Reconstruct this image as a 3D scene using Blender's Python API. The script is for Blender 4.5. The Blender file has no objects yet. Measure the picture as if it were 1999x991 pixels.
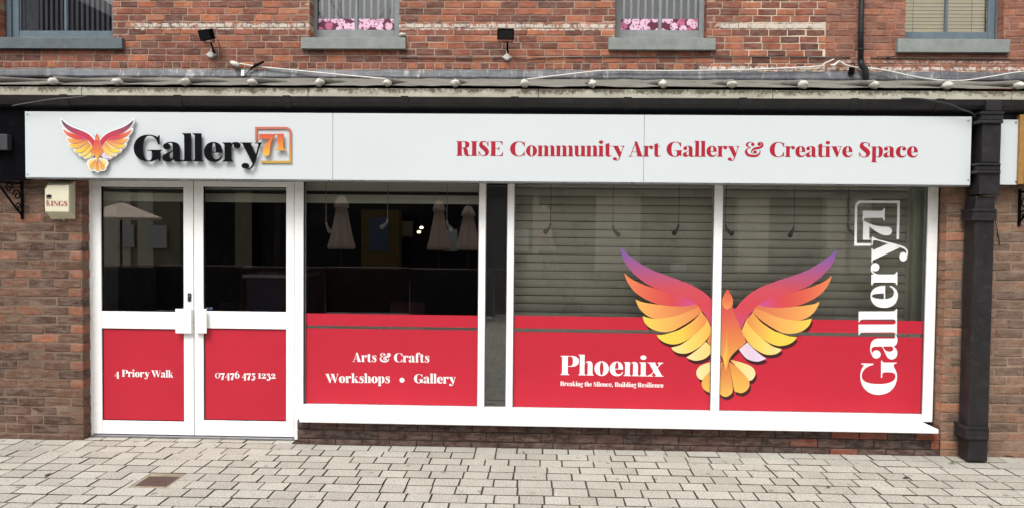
import bpy, bmesh, math, random
import numpy as np
from mathutils import Vector, Matrix
from mathutils.geometry import delaunay_2d_cdt

C = bpy.context.scene.collection
SC = bpy.context.scene
RNG = random.Random(71)
R_ = math.radians

# ------------------------------------------------------------------ camera
FPX, CX, CY = 1550.0, 999.5, 495.5           # focal length and centre in photograph pixels
DIST, EYE = 6.5, 1.785
YAW, PITCH, ROLL = R_(1.774), R_(1.909), R_(0.571)
_f = Vector((-math.sin(YAW)*math.cos(PITCH), math.cos(YAW)*math.cos(PITCH), -math.sin(PITCH)))
_r0 = Vector((math.cos(YAW), math.sin(YAW), 0)); _u0 = _r0.cross(_f)
_rt = math.cos(ROLL)*_r0 + math.sin(ROLL)*_u0
_up = -math.sin(ROLL)*_r0 + math.cos(ROLL)*_u0
cam_d = bpy.data.cameras.new('camera'); cam = bpy.data.objects.new('camera', cam_d); C.objects.link(cam)
cam.matrix_world = Matrix(((_rt.x, _up.x, -_f.x, 0), (_rt.y, _up.y, -_f.y, -DIST), (_rt.z, _up.z, -_f.z, EYE), (0, 0, 0, 1)))
cam_d.sensor_width = 36; cam_d.lens = 36*FPX/1999.0; cam_d.clip_start = 0.05; cam_d.clip_end = 600
SC.camera = cam

def at(px, py, Y):
    """point of the place on the upright plane Y that stands at a photograph pixel"""
    d = _rt*((px-CX)/FPX) - _up*((py-CY)/FPX) + _f
    t = (Y+DIST)/d.y
    return Vector((d.x*t, Y, EYE+d.z*t))
def X(px, py, Y): return at(px, py, Y).x
def Z(px, py, Y): return at(px, py, Y).z
def ppm(Y): return FPX/(Y+DIST)               # photograph pixels per metre at depth Y

# ------------------------------------------------------------------ daylight
SUN_EL, SUN_AZ = R_(54), R_(202)              # overcast: a broad soft sun behind the camera's left shoulder
w = bpy.data.worlds.new('World'); SC.world = w; w.use_nodes = True
wn = w.node_tree; bg = wn.nodes['Background']
sky = wn.nodes.new('ShaderNodeTexSky'); sky.sky_type = 'NISHITA'; sky.sun_disc = False
sky.sun_elevation = SUN_EL; sky.sun_rotation = SUN_AZ
sky.air_density = 1.0; sky.dust_density = 4.0; sky.ozone_density = 1.0
hs = wn.nodes.new('ShaderNodeHueSaturation'); hs.inputs['Saturation'].default_value = 0.12
wn.links.new(sky.outputs[0], hs.inputs['Color']); wn.links.new(hs.outputs[0], bg.inputs[0])
bg.inputs[1].default_value = 0.15
sl = bpy.data.lights.new('sun', 'SUN'); so = bpy.data.objects.new('sun', sl); C.objects.link(so)
sl.energy = 1.4; sl.angle = R_(24); sl.color = (1.0, 0.97, 0.92)
_sd = Vector((math.sin(SUN_AZ)*math.cos(SUN_EL), math.cos(SUN_AZ)*math.cos(SUN_EL), math.sin(SUN_EL)))
so.rotation_euler = (-_sd).to_track_quat('-Z', 'Y').to_euler(); so.location = (-3, -8, 12)
vs = SC.view_settings; vs.view_transform = 'Standard'; vs.look = 'None'; vs.gamma = 1; vs.exposure = 0.6
SC.cycles.max_bounces = 8; SC.cycles.transparent_max_bounces = 16; SC.cycles.use_denoising = True
SC.cycles.sample_clamp_indirect = 4

# ------------------------------------------------------------------ helpers: things and meshes
WLOC = {}
def thing(name, label, cat, loc, group=None):
    o = bpy.data.objects.new(name, None); o.empty_display_size = .1; C.objects.link(o)
    o.location = loc; WLOC[o.name] = Vector(loc)
    return tag(o, label, cat, group)
def tag(o, label=None, cat=None, group=None, kind=None):
    if label: o['label'] = label
    if cat: o['category'] = cat
    if group: o['group'] = group
    if kind: o['kind'] = kind
    return o
def put(o, loc, parent=None):
    C.objects.link(o); loc = Vector(loc); WLOC[o.name] = loc
    if parent is not None:
        o.parent = parent; o.location = loc - WLOC[parent.name]
    else: o.location = loc
    return o
def dup_tree(root, loc, label=None, group=None):
    r = root.copy(); C.objects.link(r); r.location = loc; WLOC[r.name] = Vector(loc)
    if label: r['label'] = label
    if group: r['group'] = group
    for ch in list(root.children):
        c = ch.copy(); C.objects.link(c); c.parent = r
        for g in list(ch.children):
            d = g.copy(); C.objects.link(d); d.parent = c
    return r

class MB:
    def __init__(s): s.v = []; s.f = []; s.col = None; s.rnd = None
    def add(s, vs_, fs):
        n = len(s.v); s.v += [tuple(p) for p in vs_]; s.f += [tuple(i+n for i in f) for f in fs]; return s
    def box(s, x0, x1, y0, y1, z0, z1):
        return s.add([(x0,y0,z0),(x1,y0,z0),(x1,y1,z0),(x0,y1,z0),(x0,y0,z1),(x1,y0,z1),(x1,y1,z1),(x0,y1,z1)],
            [(3,2,1,0),(4,5,6,7),(0,1,5,4),(1,2,6,5),(2,3,7,6),(3,0,4,7)])
    def hexa(s, p):     # eight corners: bottom ring then top ring
        return s.add(p, [(3,2,1,0),(4,5,6,7),(0,1,5,4),(1,2,6,5),(2,3,7,6),(3,0,4,7)])
    def prism(s, pts, axis, a, b):   # outline pts (u,v) extruded along an axis from a to b
        n = len(pts)
        def P(u, v, t): return (t,u,v) if axis == 'x' else (u,t,v) if axis == 'y' else (u,v,t)
        vs_ = [P(u,v,a) for u,v in pts] + [P(u,v,b) for u,v in pts]
        fs = [tuple(range(n)), tuple(range(2*n-1, n-1, -1))] + [(i, n+i, n+(i+1)%n, (i+1)%n) for i in range(n)]
        return s.add(vs_, fs)
    def tube(s, pts, r, n=8, cap=True):
        pts = [Vector(p) for p in pts]; m = len(pts); rr = r if hasattr(r, '__len__') else [r]*m
        vs_ = []; ref = None
        for i, p in enumerate(pts):
            t = (pts[min(i+1,m-1)] - pts[max(i-1,0)]).normalized()
            if ref is None:
                ref = Vector((0,0,1)) if abs(t.z) < .9 else Vector((1,0,0))
            a = (ref - t*ref.dot(t)).normalized(); ref = a; b = t.cross(a)
            vs_ += [p + (a*math.cos(2*math.pi*k/n) + b*math.sin(2*math.pi*k/n))*rr[i] for k in range(n)]
        fs = [(i*n+k, i*n+(k+1)%n, (i+1)*n+(k+1)%n, (i+1)*n+k) for i in range(m-1) for k in range(n)]
        if cap: fs += [tuple(range(n-1,-1,-1)), tuple((m-1)*n+k for k in range(n))]
        return s.add(vs_, fs)
    def lathe(s, prof, c, n=20, fold=0, nf=8):
        vs_ = []
        for r, z in prof:
            for k in range(n):
                a = 2*math.pi*k/n; q = r*(1+fold*math.cos(nf*a))
                vs_.append((c[0]+q*math.cos(a), c[1]+q*math.sin(a), c[2]+z))
        m = len(prof)
        fs = [(i*n+k, i*n+(k+1)%n, (i+1)*n+(k+1)%n, (i+1)*n+k) for i in range(m-1) for k in range(n)]
        fs += [tuple(range(n-1,-1,-1)), tuple((m-1)*n+k for k in range(n))]
        return s.add(vs_, fs)
    def ball(s, c, r, nu=12, nv=8, jit=0):
        r = r if hasattr(r, '__len__') else (r, r, r); vs_ = []
        for j in range(nv+1):
            t = math.pi*j/nv
            for k in range(nu):
                a = 2*math.pi*k/nu; q = 1+RNG.uniform(-jit, jit)
                vs_.append((c[0]+r[0]*q*math.sin(t)*math.cos(a), c[1]+r[1]*q*math.sin(t)*math.sin(a), c[2]+r[2]*q*math.cos(t)))
        return s.add(vs_, [(j*nu+k, (j+1)*nu+k, (j+1)*nu+(k+1)%nu, j*nu+(k+1)%nu) for j in range(nv) for k in range(nu)])
    def mesh(s, name, mat, bevel=0, smooth=False, centre=None, seg=2):
        P = np.array(s.v, float)
        c = Vector(centre) if centre is not None else Vector((P.min(0)+P.max(0))/2)
        me = bpy.data.meshes.new(name); me.from_pydata([tuple(p) for p in P-np.array(c)], [], s.f)
        if s.col is not None:
            a = me.color_attributes.new('Col', 'FLOAT_COLOR', 'POINT'); a.data.foreach_set('color', np.array(s.col, np.float32).ravel())
        if s.rnd is not None:
            a = me.attributes.new('rnd', 'FLOAT', 'POINT'); a.data.foreach_set('value', np.array(s.rnd, np.float32))
        if bevel:
            bm = bmesh.new(); bm.from_mesh(me); bmesh.ops.remove_doubles(bm, verts=bm.verts, dist=1e-6)
            ed = [e for e in bm.edges if e.is_manifold and e.calc_face_angle(0) > .5]
            bmesh.ops.bevel(bm, geom=ed, offset=bevel, segments=seg, affect='EDGES', profile=.5, clamp_overlap=True)
            bm.to_mesh(me); bm.free()
        if s.col is None and not bevel:
            bm = bmesh.new(); bm.from_mesh(me); bmesh.ops.recalc_face_normals(bm, faces=bm.faces); bm.to_mesh(me); bm.free()
        if smooth:
            me.polygons.foreach_set('use_smooth', [True]*len(me.polygons))
        if mat is not None: me.materials.append(mat)
        me.update(); return me, c
    def build(s, name, mat, parent=None, bevel=0, smooth=False, centre=None, **kw):
        me, c = s.mesh(name, mat, bevel, smooth, centre)
        o = put(bpy.data.objects.new(name, me), c, parent)
        return tag(o, **kw) if kw else o
def bx(x0, x1, y0, y1, z0, z1): return MB().box(min(x0,x1), max(x0,x1), min(y0,y1), max(y0,y1), min(z0,z1), max(z0,z1))

# ------------------------------------------------------------------ helpers: materials
def s2l(c):
    return tuple(((x/255)/12.92 if x/255 <= .04045 else ((x/255+.055)/1.055)**2.4) for x in c)
def hexc(c, k=1.0): return tuple(x*k for x in s2l(c))
class NT:
    def __init__(s, name, rough=.6, spec=.5, metal=0):
        s.m = bpy.data.materials.new(name); s.m.use_nodes = True; s.t = s.m.node_tree
        s.b = s.t.nodes['Principled BSDF']; s.b.inputs['Roughness'].default_value = rough
        s.b.inputs['Specular IOR Level'].default_value = spec; s.b.inputs['Metallic'].default_value = metal
        s._pos = None
    def n(s, ty): return s.t.nodes.new(ty)
    def l(s, a, b): s.t.links.new(a, b)
    def pos(s):
        if s._pos is None: s._pos = s.n('ShaderNodeNewGeometry').outputs['Position']
        return s._pos
    def scaled(s, sc):
        m = s.n('ShaderNodeMapping'); m.inputs['Scale'].default_value = sc; s.l(s.pos(), m.inputs['Vector']); return m.outputs[0]
    def noise(s, scale, detail=4, rough=.55, vec=None, dist=0):
        n = s.n('ShaderNodeTexNoise'); n.inputs['Scale'].default_value = scale; n.inputs['Detail'].default_value = detail
        n.inputs['Roughness'].default_value = rough; n.inputs['Distortion'].default_value = dist
        s.l(vec if vec is not None else s.pos(), n.inputs['Vector']); return n.outputs['Fac']
    def vor(s, scale, vec=None, out='Distance'):
        n = s.n('ShaderNodeTexVoronoi'); n.inputs['Scale'].default_value = scale
        s.l(vec if vec is not None else s.pos(), n.inputs['Vector']); return n.outputs[out]
    def ramp(s, fac, stops, interp='LINEAR'):
        n = s.n('ShaderNodeValToRGB'); n.color_ramp.interpolation = interp; e = n.color_ramp.elements
        while len(e) < len(stops): e.new(.5)
        for el, (p, c) in zip(e, stops):
            el.position = p; c = (c,c,c) if not hasattr(c, '__len__') else c; el.color = (*c[:3], 1)
        s.l(fac, n.inputs[0]); return n.outputs[0]
    def val(s, x, sock):
        if hasattr(x, 'is_output') or hasattr(x, 'links'): s.l(x, sock)
        else: sock.default_value = (*x, 1) if hasattr(x, '__len__') and len(x) == 3 else x
    def mix(s, fac, a, b, blend='MIX'):
        n = s.n('ShaderNodeMix'); n.data_type = 'RGBA'; n.blend_type = blend
        s.val(fac, n.inputs[0]); s.val(a, n.inputs[6]); s.val(b, n.inputs[7]); return n.outputs[2]
    def math(s, op, a, b=0.0):
        n = s.n('ShaderNodeMath'); n.operation = op; n.use_clamp = False
        s.val(a, n.inputs[0]); s.val(b, n.inputs[1]); return n.outputs[0]
    def sep(s, vec=None):
        n = s.n('ShaderNodeSeparateXYZ'); s.l(vec if vec is not None else s.pos(), n.inputs[0]); return n.outputs
    def attr(s, name, ty='GEOMETRY'):
        n = s.n('ShaderNodeAttribute'); n.attribute_type = ty; n.attribute_name = name; return n
    def rng(s, x, a, b, c=0.0, d=1.0):
        n = s.n('ShaderNodeMapRange'); n.clamp = True; s.l(x, n.inputs[0])
        for i, q in enumerate((a,b,c,d)): n.inputs[i+1].default_value = q
        return n.outputs[0]
    def color(s, c): s.val(c, s.b.inputs['Base Color']); return s
    def rough(s, c): s.val(c, s.b.inputs['Roughness']); return s
    def bump(s, h, strength=.3, dist=.01):
        n = s.n('ShaderNodeBump'); n.inputs['Strength'].default_value = strength; n.inputs['Distance'].default_value = dist
        s.l(h, n.inputs['Height']); s.l(n.outputs[0], s.b.inputs['Normal']); return s
def paint(name, c, rough=.45, vary=.12, scale=6, dirt=None, dirt_amt=0.0, bump=.05, bscale=60, metal=0, spec=.5):
    t = NT(name, rough, spec, metal)
    n1 = t.noise(scale, 5, .6)
    c1 = t.ramp(n1, [(.25, tuple(x*(1-vary) for x in c)), (.75, tuple(min(1,x*(1+vary)) for x in c))])
    if dirt is not None:
        n2 = t.noise(scale*2.3, 6, .7)
        c1 = t.mix(t.math('MULTIPLY', t.rng(n2, .52, .72), dirt_amt), c1, dirt)
    t.color(c1); t.rough(t.rng(t.noise(scale*3, 3), .3, .7, max(.02,rough-.1), min(1,rough+.12)))
    if bump: t.bump(t.noise(bscale, 3), bump, .004)
    return t.m

# ------------------------------------------------------------------ flat outlines: filling, letters, bird
def bez(path, n=7):
    """path: [(x,y), (x,y) | ((c1x,c1y),(c2x,c2y),(x,y)) ...] -> polyline"""
    out = [path[0]]
    for seg in path[1:]:
        if hasattr(seg[0], '__len__'):
            p0 = out[-1]; a, b, c = seg
            for i in range(1, n+1):
                t = i/n; q = 1-t
                out.append((q**3*p0[0]+3*q*q*t*a[0]+3*q*t*t*b[0]+t**3*c[0], q**3*p0[1]+3*q*q*t*a[1]+3*q*t*t*b[1]+t**3*c[1]))
        else: out.append(seg)
    return out
def ell(cx, cy, rx, ry, n=28): return [(cx+rx*math.cos(2*math.pi*i/n), cy+ry*math.sin(2*math.pi*i/n)) for i in range(n)]
def rect(x0, y0, x1, y1): return [(x0,y0),(x1,y0),(x1,y1),(x0,y1)]
def catmull(P, n=6, closed=False):
    P = [np.array(p, float) for p in P]; out = []; m = len(P)
    for i in range(m if closed else m-1):
        if closed: a, b, c, d = P[(i-1)%m], P[i], P[(i+1)%m], P[(i+2)%m]
        else: a, b, c, d = P[max(i-1,0)], P[i], P[i+1], P[min(i+2,m-1)]
        for k in range(n):
            t = k/n
            out.append(.5*((2*b)+(c-a)*t+(2*a-5*b+4*c-d)*t*t+(3*b-a-3*c+d)*t**3))
    if not closed: out.append(P[-1])
    return out
def pen(P, n=6):   # a stroke whose width changes: (x, y, width)
    Q = catmull(P, n); L = []; Rr = []
    for i, q in enumerate(Q):
        t = Q[min(i+1,len(Q)-1)][:2]-Q[max(i-1,0)][:2]; t = t/(np.linalg.norm(t)+1e-9); nn = np.array((-t[1], t[0]))
        L.append(tuple(q[:2]+nn*q[2]/2)); Rr.append(tuple(q[:2]-nn*q[2]/2))
    return L + Rr[::-1]
def winding(pts, poly):
    P = np.array(poly); A = P; B = np.roll(P, -1, 0); x = pts[:,0][:,None]; y = pts[:,1][:,None]
    up = (A[:,1][None] <= y) & (B[:,1][None] > y); dn = (A[:,1][None] > y) & (B[:,1][None] <= y)
    cr = (B[:,0]-A[:,0])[None]*(y-A[:,1][None]) - (x-A[:,0][None])*(B[:,1]-A[:,1])[None]
    return (up & (cr > 0)).sum(1) - (dn & (cr < 0)).sum(1)
def inside(pts, groups):
    m = np.zeros(len(pts), bool)
    for outer, holes in groups:
        k = winding(pts, outer) != 0
        for h in holes: k &= winding(pts, h) == 0
        m |= k
    return m
def fill(groups, grid=0, clip=None):
    vs_, es = [], []
    loops = [p for g in groups for p in [g[0]]+list(g[1])] + ([c[0] for c in clip] if clip else [])
    for lp in loops:
        n = len(vs_); vs_ += [Vector((float(p[0]), float(p[1]))) for p in lp]
        es += [(n+i, n+(i+1)%len(lp)) for i in range(len(lp))]
    if grid:
        P = np.array([tuple(v) for v in vs_]); lo, hi = P.min(0), P.max(0)
        gx, gy = np.meshgrid(np.arange(lo[0]+grid*.37, hi[0], grid), np.arange(lo[1]+grid*.41, hi[1], grid))
        G = np.stack([gx.ravel(), gy.ravel()], 1); G = G[inside(G, groups)]
        vs_ += [Vector(g) for g in G.tolist()]
    V, E_, F_ = delaunay_2d_cdt(vs_, es, [], 0, 1e-5, False)[:3]
    V = np.array([tuple(v) for v in V]); T = np.array([f for f in F_ if len(f) == 3])
    cen = V[T].mean(1); k = inside(cen, groups)
    if clip: k &= inside(cen, clip)
    T = T[k]
    a, b, c = V[T[:,0]], V[T[:,1]], V[T[:,2]]
    ar = (b[:,0]-a[:,0])*(c[:,1]-a[:,1])-(b[:,1]-a[:,1])*(c[:,0]-a[:,0])
    T[ar < 0] = T[ar < 0][:, ::-1]
    T = T[np.abs(ar) > 1e-12]
    used = np.unique(T); re = -np.ones(len(V), int); re[used] = np.arange(len(used))
    return V[used], re[T]
def sheet(mb, V, T, fmap, y0, depth=0, col=None):
    """lay a filled outline on an upright plane: fmap(u,v)->(X,Z); front at y0, thickness depth"""
    P = [fmap(u, v) for u, v in V]; n = len(P)
    a = len(mb.v)
    # triangles must face the street (-Y)
    x = np.array([[p[0], p[1]] for p in P]); q = x[T]
    ar = (q[:,1,0]-q[:,0,0])*(q[:,2,1]-q[:,0,1])-(q[:,1,1]-q[:,0,1])*(q[:,2,0]-q[:,0,0])
    T2 = np.where((ar > 0)[:,None], T, T[:, ::-1])
    mb.add([(p[0], y0, p[1]) for p in P], [tuple(t) for t in T2.tolist()])
    if depth:
        cnt = {}
        for t in T2.tolist():
            for i in range(3):
                e = (t[i], t[(i+1)%3]); cnt[e] = cnt.get(e, 0)+1
        be = [e for e in cnt if (e[1], e[0]) not in cnt]
        mb.add([(p[0], y0+depth, p[1]) for p in P], [])
        mb.f += [(a+e[1], a+e[0], a+n+e[0], a+n+e[1]) for e in be]
    if col is not None:
        cc = [(*col(u, v), 1) for u, v in V]
        mb.col = (mb.col or []) + cc + (cc if depth else [])
    return mb

def SF(x0, x1, y0, y1, bl=0, br=0, tl=0, tr=0, e=52, th=20):
    """upright stem with bracketed serifs"""
    g = [(rect(x0, y0, x1, y1), [])]
    def serif(xs, ys, dx, dy):
        return bez([(xs-dx*2, ys), (xs+dx*e, ys), (xs+dx*e, ys+dy*th), ((xs+dx*e*.5, ys+dy*(th+6)), (xs, ys+dy*40), (xs, ys+dy*85)), (xs-dx*2, ys+dy*85)])
    if bl: g.append((serif(x0, y0, -1, 1), []))
    if br: g.append((serif(x1, y0, 1, 1), []))
    if tl: g.append((serif(x0, y1, -1, -1), []))
    if tr: g.append((serif(x1, y1, 1, -1), []))
    return g
def P_(*path): return [(bez(list(path)), [])]
def E_(cx, cy, rx, ry, hole=None): return [(ell(cx,cy,rx,ry), [ell(*hole)] if hole else [])]
def K_(*pts): return [(pen(list(pts)), [])]
def RC(*r): return [(rect(*r), [])]
def bowl(dx=0):
    return P_((205+dx,430), ((235+dx,500),(280+dx,526),(325+dx,526)), ((420+dx,526),(490+dx,420),(490+dx,260)), ((490+dx,90),(415+dx,-12),(315+dx,-12)),
        ((270+dx,-12),(230+dx,10),(203+dx,60)), (203+dx,90), ((225+dx,45),(250+dx,20),(275+dx,20)), ((310+dx,20),(325+dx,80),(325+dx,255)),
        ((325+dx,430),(315+dx,485),(280+dx,485)), ((250+dx,485),(220+dx,440),(203+dx,385)))
def arch(dx=0):
    return P_((203+dx,415), ((240+dx,500),(300+dx,526),(350+dx,526)), ((430+dx,526),(470+dx,470),(470+dx,370)), (470+dx,0), (312+dx,0), (312+dx,400),
        ((312+dx,455),(300+dx,480),(275+dx,480)), ((245+dx,480),(215+dx,440),(203+dx,385)))
def archfeet(dx=0): return SF(312+dx,470+dx,0,300,1,1,e=40)
def mirror(gr, w): return [([(w-x,y) for x,y in o], [[(w-x,y) for x,y in h] for h in hs_]) for o,hs_ in gr]
def shift(gr, dx, dy=0, sx=1, sy=1): return [([(x*sx+dx,y*sy+dy) for x,y in o], [[(x*sx+dx,y*sy+dy) for x,y in h] for h in hs_]) for o,hs_ in gr]
GB = [(368,718),((150,718),(0,560),(0,354)),((0,140),(150,-12),(375,-12))]
GI = [((270,20),(219,150),(219,354)),((219,560),(270,690),(380,690)),((490,690),(575,620),(610,460)),(632,460),(640,700),(618,700),(605,640),((550,690),(480,718),(368,718))]
def capbowl(y0, xr=590, xl=405):
    return P_((240,708),(380,708),((520,708),(xr,650),(xr,(708+y0)/2)),((xr,y0+60),(500,y0),(360,y0)),(240,y0),(240,y0+24),(320,y0+24),((390,y0+24),(xl,y0+70),(xl,(708+y0)/2)),((xl,640),(390,684),(330,684)),(240,684))
GL = {}
GL['l'] = (SF(48,208,0,760,1,1,1), 262)
GL['i'] = (SF(48,208,0,514,1,1,1)+E_(126,688,98,82), 262)
GL['n'] = (SF(48,203,0,514,1,1,1,e=44)+arch()+archfeet(), 520)
GL['m'] = (SF(48,203,0,514,1,1,1,e=44)+arch()+archfeet()+arch(267)+archfeet(267), 787)
GL['h'] = (SF(48,203,0,760,1,1,1,e=44)+arch()+archfeet(), 520)
GL['r'] = (SF(48,208,0,514,1,1,1)+K_((200,380,24),(222,450,28),(275,505,30),(345,505,34))+E_(355,440,82,84), 440)
GL['u'] = (SF(48,203,110,514,0,0,1,e=44)+SF(322,480,0,514,0,1,1,e=44)+P_((48,150),((48,50),(95,-12),(180,-12)),((245,-12),(300,25),(326,100)),(326,140),((305,75),(280,42),(250,42)),((215,42),(203,65),(203,120)),(203,160)), 528)
GL['o'] = (E_(250,257,238,272,(250,257,62,247)), 500)
GL['e'] = (P_((255,527),((110,527),(15,410),(15,255)),((15,95),(115,-13),(265,-13)),((370,-13),(435,50),(462,145)),(442,152),((415,92),(375,65),(320,65)),((240,65),(200,120),(197,235)),(192,262),((195,400),(220,500),(255,502)))
   +P_((255,527),((385,527),(462,430),(462,238)),(188,238),(188,264),(308,264),((308,420),(292,502),(255,502))), 478)
GL['c'] = (P_((265,527),((115,527),(15,410),(15,255)),((15,95),(115,-13),(265,-13)),((370,-13),(425,50),(452,135)),(432,142),((405,88),(370,62),(320,62)),((240,62),(200,120),(197,250)),((197,410),(225,502),(275,502)),((330,502),(370,485),(395,450)),(425,455),((390,505),(330,527),(265,527)))+E_(360,402,82,84), 462)
GL['a'] = (E_(104,403,84,86)+P_((55,450),((90,508),(160,526),(225,526)),((355,526),(424,470),(424,370)),(424,90),((424,40),(440,30),(455,35)),(488,44),(492,24),((470,0),(430,-13),(390,-13)),((320,-13),(275,20),(266,60)),(262,380),((262,460),(250,502),(200,502)),((160,502),(110,490),(75,450)))
   +P_((266,305),((240,270),(190,255),(120,225)),((40,190),(0,150),(0,105)),((0,35),(50,-13),(125,-13)),((190,-13),(240,20),(268,75)),(268,112),((250,82),(235,68),(215,68)),((180,68),(160,100),(160,150)),((160,215),(210,255),(266,275))), 500)
GL['y'] = (P_((42,505),(243,505),(390,165),(300,-40))+K_((478,498,26),(395,180,30),(318,-70,34),(270,-155,32),(205,-190,28),(150,-178,26))+E_(118,-112,90,76)+RC(0,492,290,514)+RC(348,492,520,514)+P_((430,493),(520,493),(490,440),(478,400)), 505)
GL['v'] = (P_((42,505),(243,505),(350,170),(300,-12),(262,-12))+K_((440,498,26),(285,-5,34))+RC(0,492,290,514)+RC(330,492,500,514), 490)
GL['x'] = (P_((40,505),(240,505),(500,8),(300,8))+RC(0,492,280,514)+RC(255,0,535,22)+K_((455,500,34),(300,290,30),(80,10,32))+RC(335,492,520,514)+RC(0,0,195,22)+P_((330,493),(500,493),(440,440),(400,420))+P_((20,20),(180,20),(110,60),(90,80)), 530)
GL['t'] = (P_((60,600),(222,650),(222,110),((222,60),(238,42),(268,42)),((295,42),(310,55),(322,82)),(340,74),((315,10),(270,-13),(195,-13)),((105,-13),(60,30),(60,110)))+RC(5,488,325,514), 345)
GL['p'] = (SF(48,203,-240,514,1,1,1,e=44)+bowl(), 510)
GL['d'] = (mirror(bowl(), 530)+SF(325,480,0,760,0,1,1,e=44), 535)
GL['s'] = (K_((340,400,50),(325,470,40),(265,508,32),(185,505,46),(118,440,100),(150,345,150),(250,262,168),(312,165,140),(290,60,90),(220,5,40),(155,2,32),(95,45,36),(62,120,40))+RC(342,345,366,520)+RC(36,-8,60,170), 410)
GL['f'] = (SF(55,210,0,520,1,1)+P_((55,500),((55,690),(130,775),(255,775)),((330,775),(385,740),(390,690)),(360,690),((330,745),(300,750),(270,750)),((225,750),(210,700),(210,600)),(210,500))+E_(330,680,70,66)+RC(5,488,330,514), 350)
GL['k'] = (SF(48,203,0,760,1,1,1,e=44)+K_((200,205,26),(410,500,30))+RC(300,492,490,514)+P_((225,262),(310,372),(525,8),(335,8))+RC(285,0,550,22), 545)
GL['g'] = (E_(215,345,198,182,(215,345,60,158))+E_(230,-105,215,125,(230,-100,150,70))+P_((60,90),((60,20),(200,30),(300,20)),((420,10),(445,-40),(445,-100)),(300,-100),((260,-20),(60,-60),(40,60)),(60,150),(180,175))+E_(405,470,62,58)+K_((320,470,24),(400,490,30)), 465)
GL[','] = (E_(92,68,82,80)+P_((150,110),((200,20),(150,-120),(50,-150)),(40,-130),((100,-100),(120,-30),(90,0))), 210)
GL['.'] = (E_(130,250,122,112), 260)        # the bullet
GL['G'] = ([(bez(GB+[((450,-12),(500,20),(560,50)),((600,70),(625,60),(640,0)),(655,0),(655,150),(458,150),((455,60),(430,18),(375,18))]+GI), [])]+RC(458,60,655,298)+RC(347,284,694,308)+P_((400,290),(458,290),(458,220),((456,265),(440,280),(400,288)))+P_((690,290),(655,290),(655,230),((656,270),(670,282),(690,288))), 715)
GL['C'] = ([(bez(GB+[((480,-12),(550,20),(600,75)),(618,5),(640,5),(632,235),(610,235),((575,90),(490,18),(390,18))]+GI), [])], 680)
GL['I'] = (SF(60,250,0,708,1,1,1,1,e=55), 310)
GL['E'] = (SF(60,250,0,708,1,0,1,0,e=55)+RC(245,684,560,708)+RC(245,0,570,24)+RC(245,348,420,374)
   +P_((400,690),(560,690),(568,520),(548,520),((535,610),(500,670),(400,690)))+P_((400,20),(575,20),(595,230),(573,230),((555,110),(510,40),(400,20)))+P_((330,361),((380,375),(400,400),(402,465)),(424,465),(424,258),(402,258),((400,320),(380,348),(330,361))), 620)
GL['R'] = (SF(60,250,0,708,1,1,1,0,e=55)+capbowl(370)+P_((300,394),((430,390),(510,360),(520,250)),((530,130),(540,40),(580,40)),((600,40),(615,50),(630,45)),(636,22),((610,0),(570,-12),(520,-12)),((400,-12),(360,60),(350,180)),((345,300),(330,370),(250,372))), 650)
GL['P'] = (SF(60,250,0,708,1,1,1,0,e=55)+capbowl(310,615,420), 600)
GL['B'] = (SF(60,250,0,708,1,0,1,0,e=55)+capbowl(365,570,390)+P_((240,389),(400,389),((550,389),(620,310),(620,195)),((620,70),(530,0),(390,0)),(240,0),(240,24),(340,24),((410,24),(430,80),(430,195)),((430,310),(410,365),(340,365)),(240,365)), 650)
GL['S'] = (K_((455,500,50),(435,600,40),(360,690,32),(270,698,40),(160,640,120),(155,500,180),(290,370,205),(405,230,190),(395,90,130),(300,18,48),(210,8,32),(120,70,36),(72,200,44))+RC(456,490,480,708)+RC(40,0,62,240), 540)
GL['A'] = (P_((290,722),(410,722),(655,8),(430,8))+K_((345,690,32),(98,10,30))+RC(175,212,480,238)+RC(0,0,215,22)+RC(360,0,705,22), 700)
GL['W'] = (P_((40,700),(250,700),(425,130),(375,-12),(335,-12))+K_((360,0,32),(545,600,30))+P_((430,700),(640,700),(800,130),(755,-12),(715,-12))+K_((745,0,32),(935,695,30))+RC(0,686,300,708)+RC(395,686,690,708)+RC(850,686,1030,708), 1010)
GL['K'] = (SF(60,240,0,708,1,1,1,1,e=50)+K_((235,280,28),(520,690,30))+P_((280,380),(390,470),(680,8),(450,8))+RC(400,0,720,22)+RC(420,686,640,708), 710)
GL['N'] = (K_((120,0,34),(120,700,34))+P_((60,708),(260,708),(640,0),(600,-10),(520,0))+K_((620,0,34),(620,700,34))+RC(20,0,230,22)+RC(520,686,710,708)+RC(20,686,150,708), 720)
GL['0'] = (E_(262,262,250,275,(262,262,135,243)), 525)
GL['1'] = (SF(70,240,0,525,1,1,1,e=75), 320)
GL['7'] = (P_((0,514),(461,514),(461,490),((400,380),(318,200),(318,0)),((322,-120),(280,-178),(215,-178)),((140,-178),(100,-120),(105,-40)),((110,80),(230,260),(330,364)),(60,364),((30,364),(22,345),(20,325)),(0,325)), 470)
GL['2'] = (E_(98,372,64,66)+K_((42,400,24),(100,490,28),(210,506,48),(320,410,140),(285,280,110),(170,150,56),(60,50,36))+P_((35,0),(415,0),(445,185),(425,185),((405,130),(300,120),(60,125))), 455)
GL['3'] = (E_(115,405,74,74)+K_((55,440,24),(115,500,28),(205,508,46),(290,415,120),(240,300,60),(150,255,26))+K_((150,255,26),(280,230,80),(345,90,165),(280,-110,100),(170,-195,32),(75,-165,26))+E_(110,-110,78,76), 430)
GL['4'] = (P_((265,514),(420,514),(420,-190),(265,-190))+K_((350,500,40),(40,95,30))+RC(15,70,490,110)+RC(200,-200,480,-178), 495)
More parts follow.
